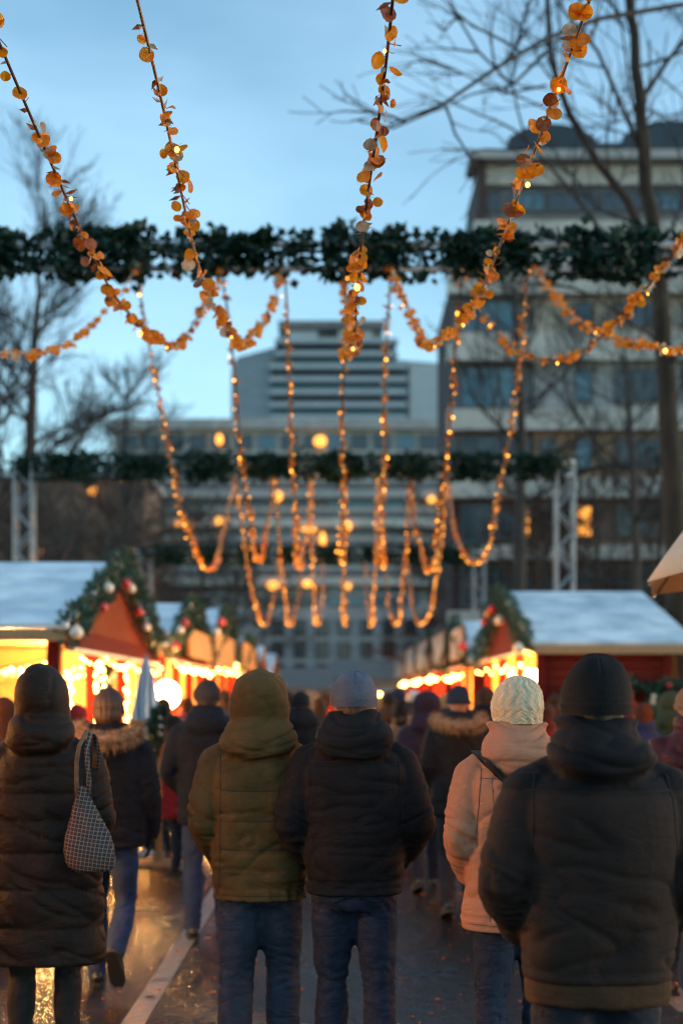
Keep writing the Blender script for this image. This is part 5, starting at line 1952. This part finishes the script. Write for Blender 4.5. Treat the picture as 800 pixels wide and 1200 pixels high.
for k, (a, b_, m_) in enumerate(fac):
    zb, zt = bzp(b_) + .35, bzp(a) - .25
    for i, (p0, p1, dv, g_) in enumerate(cols):
        lit = (k == 3 and i == 0)
        window(e, bxp(p0), bxp(p1), zb, zt, .02, WINLIT if lit else g_, dv)
    mm = [GLASSB, GLASSB, GLASS, GLASS, GLASS, GLASS][k]
    window(e, bxp(540), bxp(603), zb - .2, zt + .1, .16, mm, 3)
    if k in (2, 3, 4):
        window(e, bxp(606), bxp(622), zb, zt, .16, WINLIT if k == 3 else GLASS, 1)
        window(e, bxp(632), bxp(652), zb, zt, .02, GLASS, 1)
# two set-back top storeys
MB().box(bxp(556), .2, bzp(322), XR, .9, bzp(256)).build('parapet', CONC, e)
MB().box(bxp(565), .5, bzp(256) + .01, XR, .9, bzp(215) - .01).build('upper_facade', CONCD, e)
for p0, p1, g_ in ((572, 588, GLASS), (600, 640, GLASSB), (645, 700, GLASS), (705, 760, GLASS), (766, 800, GLASSB), (830, 890, GLASS)):
    window(e, bxp(p0), bxp(p1), bzp(243), bzp(219), .42, g_, 3 if p1 - p0 > 30 else 1)
MB().box(bxp(562), .3, bzp(213), XR, .9, bzp(190)).build('parapet', CONC, e)
MB().box(bxp(550), -.3, bzp(188), XR, 2.0, bzp(178)).build('cornice', CONCG, e)
MB().prism([(bxp(556), bzp(318)), (bxp(562), bzp(190)), (bxp(570), bzp(190)), (bxp(570), bzp(318))], 'y', .25, 6).build('end_fin', BRICK_D, e)
for p0, p1, rise in ((598, 702, 42), (734, 850, 46), (880, 980, 44)):
    mb = MB()
    pts = []
    nn = 16
    for k in range(nn + 1):
        t = k / nn
        pts.append((bxp(p0 + (p1 - p0) * t), bzp(177) + (rise / S) * (math.sin(math.pi * (.10 + .80 * t)) ** .45)))
    pts = [(bxp(p0), bzp(177))] + pts + [(bxp(p1), bzp(177))]
    mb.prism(pts, 'y', .8, 6.5)
    mb.build('bulging_roof', DKROOF, e)
MB().box(bxp(700), 1.5, bzp(177), bxp(736), 6, bzp(150)).build('roof_house', DKROOF, e)

# low wide block across the end of the street, D = 128
D2 = 128.0
S2 = F / D2
def cx_(px): return (px - CX) / S2
def cz_(py): return CH + (HZ - py) / S2
e = empty('terraced_building', (0, D2, 0), 0, 'long low grey block with stacked dark and light floor bands across the street end', 'building')
X0, X1 = cx_(132), cx_(620)
MB().box(X0, .8, 0, X1, 16, cz_(505)).build('wall', CONCG, e)
MB().box(X0 - .6, -.3, cz_(503), X1, 16, cz_(491)).build('roof_slab', CONCG, e)
MB().box(X0, .35, cz_(532), X1, .8, cz_(503) - .01).build('upper_facade', CONC, e)
for k in range(14):
    p0 = 140 + k * 27
    lit = p0 <= 258 <= p0 + 22
    window(e, cx_(p0), cx_(p0 + 21), cz_(527), cz_(508), .2, [WINDIM, GLASSB, GLASS, GLASS, WINDIM][k % 5] if k in (2, 3) else (GLASS if k % 3 else GLASSB), 2)
y = 540
k = 0
while y < 705:
    MB().box(X0 - .2, -.5, cz_(y + 10), X1, .8, cz_(y)).build('balcony_slab', CONCG if k % 2 else CONC, e)
    MB().box(X0 - .1, -.45, cz_(y) + .12, X1, -.40, cz_(y) + .62).build('railing', CONCD, e)
    MB().box(X0 - .1, -.47, cz_(y) + .66, X1, -.38, cz_(y) + .84).build('handrail', CONC, e)
    MB().box(X0 - .1, .40, cz_(y + 22), X1, .54, cz_(y + 19)).build('sill_band', CONCG, e)
    for q in range(4):
        xa = X0 + (X1 - X0) * q / 4 + .6
        MB().box(xa, .55, cz_(y + 33), xa + (X1 - X0) / 4 - 1.2, .80, cz_(y + 12)).build('window_strip', GLASS if (k + q) % 3 else GLASSB, e)
    y += 34
    k += 1
# ground floors: grey grid
MB().box(X0, .2, 0, X1, .8, cz_(712)).build('lower_facade', CONCG, e)
for r_ in range(3):
    for q in range(12):
        p0 = 318 + q * 26
        window(e, cx_(p0), cx_(p0 + 15), cz_(745 + r_ * 26), cz_(725 + r_ * 26), .05, GLASS, 1)
# lamps and lit rooms along the terraces
for (px, py, w_, h_) in ((327, 583, 9, 14), (258, 612, 12, 12), (222, 618, 14, 14), (209, 615, 6, 10), (378, 634, 8, 24), (362, 622, 24, 6), (320, 687, 18, 12), (360, 685, 13, 10), (408, 688, 7, 9), (505, 587, 12, 10), (375, 519, 18, 16), (110, 576, 9, 10), (408, 618, 8, 12), (258, 517, 10, 16)):
    if px == 110:
        continue
    MB().ell((cx_(px), -.9, cz_(py)), (w_ * .40 / S2, .3, h_ * .40 / S2), 16).build('terrace_lamp', WINLIT, e, True)

# tower behind it, D = 150
D3 = 150.0
S3 = F / D3
def tx_(px): return (px - CX) / S3
def tz_(py): return CH + (HZ - py) / S3
e = empty('tower_block', (0, D3, 0), 0, 'haze-tinted grey blue terraced tower rising behind the long low block', 'building')
TWR = mat('haze_tinted_cladding', (.23, .27, .31), .6, .15, .3)  # distance haze is tinted into both tower colours
TWL = mat('light_haze_tinted_cladding', (.36, .41, .44), .6, .12, .3)
MB().prism([(tx_(268), 0), (tx_(270), tz_(432)), (tx_(277), tz_(416)), (tx_(322), tz_(404)), (tx_(330), tz_(376)), (tx_(447), tz_(376)), (tx_(452), tz_(418)), (tx_(530), tz_(424)), (tx_(530), 0)], 'y', 1.0, 18).build('wall', TWR, e)
MB().box(tx_(480), .3, 0, tx_(530), 1.0, tz_(426)).build('side_wall', TWL, e)
MB().box(tx_(326), -.5, tz_(386), tx_(450), 1.0, tz_(377)).build('roof_slab', CONCD, e)
for k, y in enumerate(range(398, 490, 15)):
    a, b_ = (322, 466) if y < 420 else (316, 476)
    MB().box(tx_(a), -.6, tz_(y + 5), tx_(b_), 1.0, tz_(y)).build('balcony_slab', TWL, e)
    MB().box(tx_(a + 2), .7, tz_(y + 14), tx_(b_ - 2), .99, tz_(y + 6)).build('window_strip', GLASSB if k % 2 else GLASS, e)
MB().box(tx_(396), -.2, tz_(398), tx_(436), .99, tz_(388)).build('rooftop_glazing', TWL, e)
MB().box(tx_(335), -.2, tz_(398), tx_(372), .99, tz_(388)).build('rooftop_glazing', TWL, e)

# brown brick block behind the trees on the other side
e = empty('brick_building', (0, 92, 0), 0, 'low brown brick building behind the bare trees, beside the long grey block', 'building')
S4 = F / 92
XA_, XB_ = -34, (168 - CX) / S4
MB().box(XA_, 0, 0, XB_, 10, CH + (HZ - 560) / S4).build('wall', BRICK_B, e)
MB().box(XA_ - .3, -.4, CH + (HZ - 560) / S4, XB_ + .3, 10, CH + (HZ - 552) / S4).build('roof_slab', CONCG, e)
for r_ in range(4):
    for q in range(9):
        x0 = XB_ - 2.6 - q * 3.0
        z0 = 1.5 + r_ * 3.0
        window(e, x0, x0 + 1.5, z0, z0 + 1.7, -.12, GLASS, 2)
MB().ell(((110 - CX) / S4, -.5, CH + (HZ - 576) / S4), (.26, .2, .3), 14).build('wall_lamp', WINLIT, e, True)
MB().box((40 - CX) / S4, -.30, CH + (HZ - 655) / S4, (50 - CX) / S4, -.16, CH + (HZ - 645) / S4).build('lit_window', WINDIM, e)

# ------------------------------------------------------------------ bare trees
def grow(mb, p, d_, L_, r_, depth, rg, spread=.6, upb=.25, kids=3, minr=.004, seg=5, nseg=4, leader=False, wig=.12):
    pts, rad = [p], [r_]
    q, dv = p.copy(), d_.copy()
    for i in range(nseg):
        dv = (dv + Vector(rg.normal(size=3)) * wig + Vector((0, 0, upb * .12))).normalized()
        q = q + dv * (L_ / nseg)
        pts.append(q.copy())
        rad.append(max(minr, r_ * (1 - (i + 1) / nseg * (.35 if depth > 1 else .6))))
    mb.tube(pts, rad, seg if depth > 1 else 3, cap=False)
    if depth <= 0:
        return
    for k in range(kids):
        t = rg.uniform(.25, 1.0)
        i = min(nseg - 1, int(t * nseg))
        b0 = pts[i].lerp(pts[i + 1], t * nseg - i)
        rr = max(minr, rad[i] * rg.uniform(.42, .62))
        side = Vector(rg.normal(size=3))
        nd = (dv * (1 - spread * .45) + side.normalized() * spread + Vector((0, 0, upb))).normalized()
        grow(mb, b0, nd, L_ * rg.uniform(.5, .78), rr, depth - 1, rg, spread, upb, kids, minr, max(3, seg - 1), max(2, nseg - 1), wig=wig)
    grow(mb, pts[-1], (dv + Vector(rg.normal(size=3)) * .2).normalized(), L_ * .7, rad[-1], depth - 1, rg, spread, upb, kids, minr, max(3, seg - 1), max(2, nseg - 1), wig=wig)


def bare_tree(path, radii, label, seed, mt, mb_mat, limbs, depth=3, L_=3.0, spread=.6, upb=.25, kids=3, group='bare trees behind the stalls', minr=.006, t0=.3, extra=None, lr=.42):
    rg = np.random.default_rng(seed)
    base = Vector(path[0])
    e = empty('bare_tree', base, 0, label, 'tree', group)
    pts = [Vector(p) - base for p in path]
    # a smooth, slightly crooked trunk
    P, Rr = [], []
    for i in range(len(pts) - 1):
        for k in range(5):
            t = k / 5
            P.append(pts[i].lerp(pts[i + 1], t) + Vector((rg.normal(), rg.normal(), 0)) * .02)
            Rr.append(radii[i] + (radii[i + 1] - radii[i]) * t)
    P.append(pts[-1]); Rr.append(radii[-1])
    MB().tube(P, Rr, 12).build('trunk', mt, e, True)
    mb = MB()
    n = len(P)
    for k in range(limbs):
        t = t0 + (1 - t0) * (k + rg.uniform(0, .8)) / limbs
        i = min(n - 2, int(t * (n - 1)))
        a = rg.uniform(0, 6.28)
        nd = Vector((math.cos(a), math.sin(a), rg.uniform(.25, .9))).normalized()
        grow(mb, P[i], nd, L_ * (1.15 - .6 * t) * rg.uniform(.7, 1.1), max(minr, Rr[i] * lr), depth, rg, spread, upb, kids, minr)
    if extra:
        extra(mb, P, rg, base)
    mb.build('branches', mb_mat, e)
    return e


# big tree by the wreath stall
Dt = 24.0


def q3(px, py, d):
    return Vector((WX(px, d), d, WZ(py, d)))


def big_extra(mb, P, rg, base):
    def lim(pts, r0, r1, kids=5, d_=2, L_=1.2):
        pp = [q3(*p) - base for p in pts]
        n = len(pp)
        mb.tube(pp, [r0 + (r1 - r0) * i / (n - 1) for i in range(n)], 6)
        for k in range(kids):
            t = rg.uniform(.1, 1)
            i = min(n - 2, int(t * (n - 1)))
            b0 = pp[i].lerp(pp[i + 1], t * (n - 1) - i)
            nd = ((pp[i + 1] - pp[i]).normalized() + Vector(rg.normal(size=3)) * .7).normalized()
            grow(mb, b0, nd, L_ * rg.uniform(.6, 1.2), .02, d_, rg, .5, .1, 2, .006)
    lim([(762, 300, 24), (735, 235, 23.6), (700, 190, 23.2), (665, 130, 22.8), (645, 70, 22.5), (640, -20, 22.2)], .085, .04, 6)
    lim([(765, 330, 24), (720, 300, 23), (690, 250, 22.5), (640, 190, 22), (600, 150, 21.6)], .05, .015, 6)
    lim([(752, 180, 24), (700, 60, 23.4), (650, 0, 23)], .045, .02, 5)
    lim([(748, 120, 24), (790, 60, 24.5), (840, 20, 25)], .05, .02, 4)
    lim([(800, 5, 21), (700, 22, 20), (640, 45, 19), (580, 80, 18), (510, 128, 17.5), (460, 150, 17), (420, 142, 17)], .042, .010, 9, 2, 1.0)
    lim([(640, 60, 20), (600, 100, 20), (560, 60, 20), (530, 10, 20), (520, -20, 20)], .03, .01, 5, 2, .9)
    lim([(640, 100, 21), (590, 110, 21), (530, 80, 21), (480, 60, 21)], .022, .008, 5, 1, .8)
    lim([(775, 400, 24), (740, 380, 23.5), (700, 350, 23), (668, 335, 22.6)], .035, .012, 4)


bare_tree([(5.75, Dt, 0), tuple(q3(792, 640, Dt)), tuple(q3(783, 480, Dt)), tuple(q3(775, 350, Dt)), tuple(q3(762, 250, Dt)), tuple(q3(748, 120, Dt)), tuple(q3(738, 20, Dt)), tuple(q3(734, -90, Dt))],
          [.24, .20, .17, .145, .125, .10, .08, .055], 'tall bare tree with thick mossy trunk rising behind the red wreath stall', 5, BARKT, TWIGD, 10, 3, 2.8, extra=big_extra, t0=.35, minr=.007, lr=.3)
# tree at the other side, in line with the first arch
Dt = 42.0
bare_tree([(WX(28, Dt), Dt, 0), tuple(q3(32, 600, Dt)), tuple(q3(38, 470, Dt)), tuple(q3(42, 390, Dt)), tuple(q3(48, 310, Dt)), tuple(q3(54, 235, Dt))],
          [.26, .19, .15, .11, .07, .03], 'slender bare tree standing behind the nearest pale roof', 8, BARK, TWIGD, 22, 3, 2.6, upb=.25, t0=.22, minr=.008, kids=4, lr=.40)
bare_tree([(WX(-25, 38), 38, 0), tuple(q3(-20, 540, 38)), tuple(q3(-14, 410, 38))], [.22, .15, .05], 'bare tree half outside the frame beside the slender one', 18, BARK, TWIGD, 14, 3, 2.6, upb=.2, t0=.2, minr=.008, kids=4)
bare_tree([(WX(148, 60), 60, 0), tuple(q3(148, 640, 60)), tuple(q3(146, 520, 60)), tuple(q3(150, 430, 60))], [.2, .16, .10, .03], 'small bare tree between the slender tree and the grey block', 28, BARK, TWIGD, 13, 3, 2.6, upb=.3, t0=.3, minr=.013)
bare_tree([(WX(608, 46), 46, 0), tuple(q3(608, 640, 46)), tuple(q3(612, 520, 46)), tuple(q3(606, 400, 46)), tuple(q3(600, 330, 46))], [.24, .2, .15, .10, .04], 'bare tree in front of the apartment block near the lattice post', 38, BARK, TWIGD, 14, 3, 2.6, upb=.25, t0=.3, minr=.010)
bare_tree([(WX(742, 40), 40, 0), tuple(q3(745, 640, 40)), tuple(q3(738, 500, 40)), tuple(q3(730, 400, 40))], [.16, .12, .09, .03], 'thin bare tree between the lattice post and the thick trunk', 48, BARK, TWIGD, 13, 3, 3.2, upb=.3, t0=.25, minr=.009)
spots = [(95, 62, 600), (190, 66, 590), (235, 70, 620), (60, 58, 590), (130, 74, 575), (535, 62, 560), (640, 50, 600), (700, 50, 590), (560, 72, 640), (280, 80, 650), (505, 78, 640), (20, 64, 570), (775, 52, 570), (165, 56, 640)]
adj = ['reddish', 'tall', 'dense', 'leaning', 'wide', 'narrow', 'sparse', 'bushy', 'low', 'small', 'short', 'shaggy', 'knotty', 'stubby']
for k, (px, d, py) in enumerate(spots):
    bare_tree([(WX(px, d), d, 0), tuple(q3(px + (k % 3 - 1) * 4, (py + 815) / 2 + 20, d)), tuple(q3(px, py, d))], [.17, .12, .04], '%s brown twiggy tree in front of the %s' % (adj[k], 'apartment block' if px > 500 else ('long grey block' if px > 170 else 'brick building')),
              100 + k, BARK, TWIG, 11, 3, 3.0, spread=.75, upb=.2, kids=4, t0=.15, minr=.014, group='brown twiggy trees before the buildings')

# ------------------------------------------------------------------ camera, world, light
cam = bpy.data.cameras.new('camera')
co = bpy.data.objects.new('camera', cam)
COL.objects.link(co)
co.location = (0, 0, CH)
co.rotation_euler = (R(90), 0, 0)
cam.sensor_fit = 'VERTICAL'
cam.sensor_height = 36
cam.sensor_width = 24
cam.lens = 50
cam.shift_y = (HZ - 600) / 1200
cam.clip_start = .1
cam.clip_end = 2000
cam.dof.use_dof = True
cam.dof.focus_distance = 5.25
cam.dof.aperture_fstop = 1.65
SC.camera = co

w = bpy.data.worlds.new('World')
SC.world = w
w.use_nodes = True
nt = w.node_tree
bgn = nt.nodes['Background']
sky = nt.nodes.new('ShaderNodeTexSky')
sky.sky_type = 'NISHITA'
sky.sun_disc = False
sky.sun_elevation = R(SUN_EL)
sky.sun_rotation = R(SUN_ROT)
sky.air_density = 1.0
sky.dust_density = 0.6
sky.ozone_density = 1.6
tcw = nt.nodes.new('ShaderNodeTexCoord')
mpw = nt.nodes.new('ShaderNodeMapping'); mpw.inputs['Scale'].default_value = (1.5, 1.5, 4.0)
nzw = nt.nodes.new('ShaderNodeTexNoise'); nzw.inputs['Scale'].default_value = 2.2; nzw.inputs['Detail'].default_value = 4
mrw = nt.nodes.new('ShaderNodeMapRange'); mrw.inputs['From Min'].default_value = .3; mrw.inputs['From Max'].default_value = .75
mrw.inputs['To Min'].default_value = 0; mrw.inputs['To Max'].default_value = .30
mxw = nt.nodes.new('ShaderNodeMix'); mxw.data_type = 'RGBA'
tnt = nt.nodes.new('ShaderNodeMix'); tnt.data_type = 'RGBA'; tnt.blend_type = 'MULTIPLY'; tnt.inputs[0].default_value = 1
tnt.inputs[7].default_value = (.80, 1.0, 1.02, 1)
mxw.inputs[7].default_value = (3.1, 4.7, 5.9, 1)     # thin high cloud at dusk
nt.links.new(tcw.outputs['Generated'], mpw.inputs['Vector']); nt.links.new(mpw.outputs['Vector'], nzw.inputs['Vector'])
nt.links.new(nzw.outputs['Fac'], mrw.inputs['Value']); nt.links.new(mrw.outputs['Result'], mxw.inputs[0])
nt.links.new(sky.outputs['Color'], tnt.inputs[6]); nt.links.new(tnt.outputs[2], mxw.inputs[6])
nt.links.new(mxw.outputs[2], bgn.inputs['Color'])
bgn.inputs['Strength'].default_value = SKY_STR
sl = bpy.data.lights.new('sun', 'SUN')
sl.energy = SUN_STR
sl.angle = R(12)
sl.color = (1.0, .86, .78)
so = bpy.data.objects.new('sun', sl)
COL.objects.link(so)
el, rt = R(SUN_EL), R(SUN_ROT)
sd = Vector((math.sin(rt) * math.cos(el), math.cos(rt) * math.cos(el), math.sin(el)))   # towards the sun
so.rotation_euler = sd.to_track_quat('Z', 'Y').to_euler()

SC.view_settings.view_transform = 'Standard'
SC.view_settings.look = 'None'
SC.view_settings.exposure = EXPO
SC.view_settings.gamma = 1
SC.render.engine = 'CYCLES'
SC.cycles.use_denoising = True
SC.cycles.denoiser = 'OPENIMAGEDENOISE'
SC.cycles.max_bounces = 7
SC.cycles.diffuse_bounces = 3
SC.cycles.glossy_bounces = 3
SC.cycles.transmission_bounces = 4
SC.cycles.transparent_max_bounces = 8
SC.cycles.sample_clamp_indirect = 8
SC.cycles.caustics_reflective = False
SC.cycles.caustics_refractive = False

SC.cycles.pixel_filter_type = 'BLACKMAN_HARRIS'
SC.cycles.filter_width = 1.1
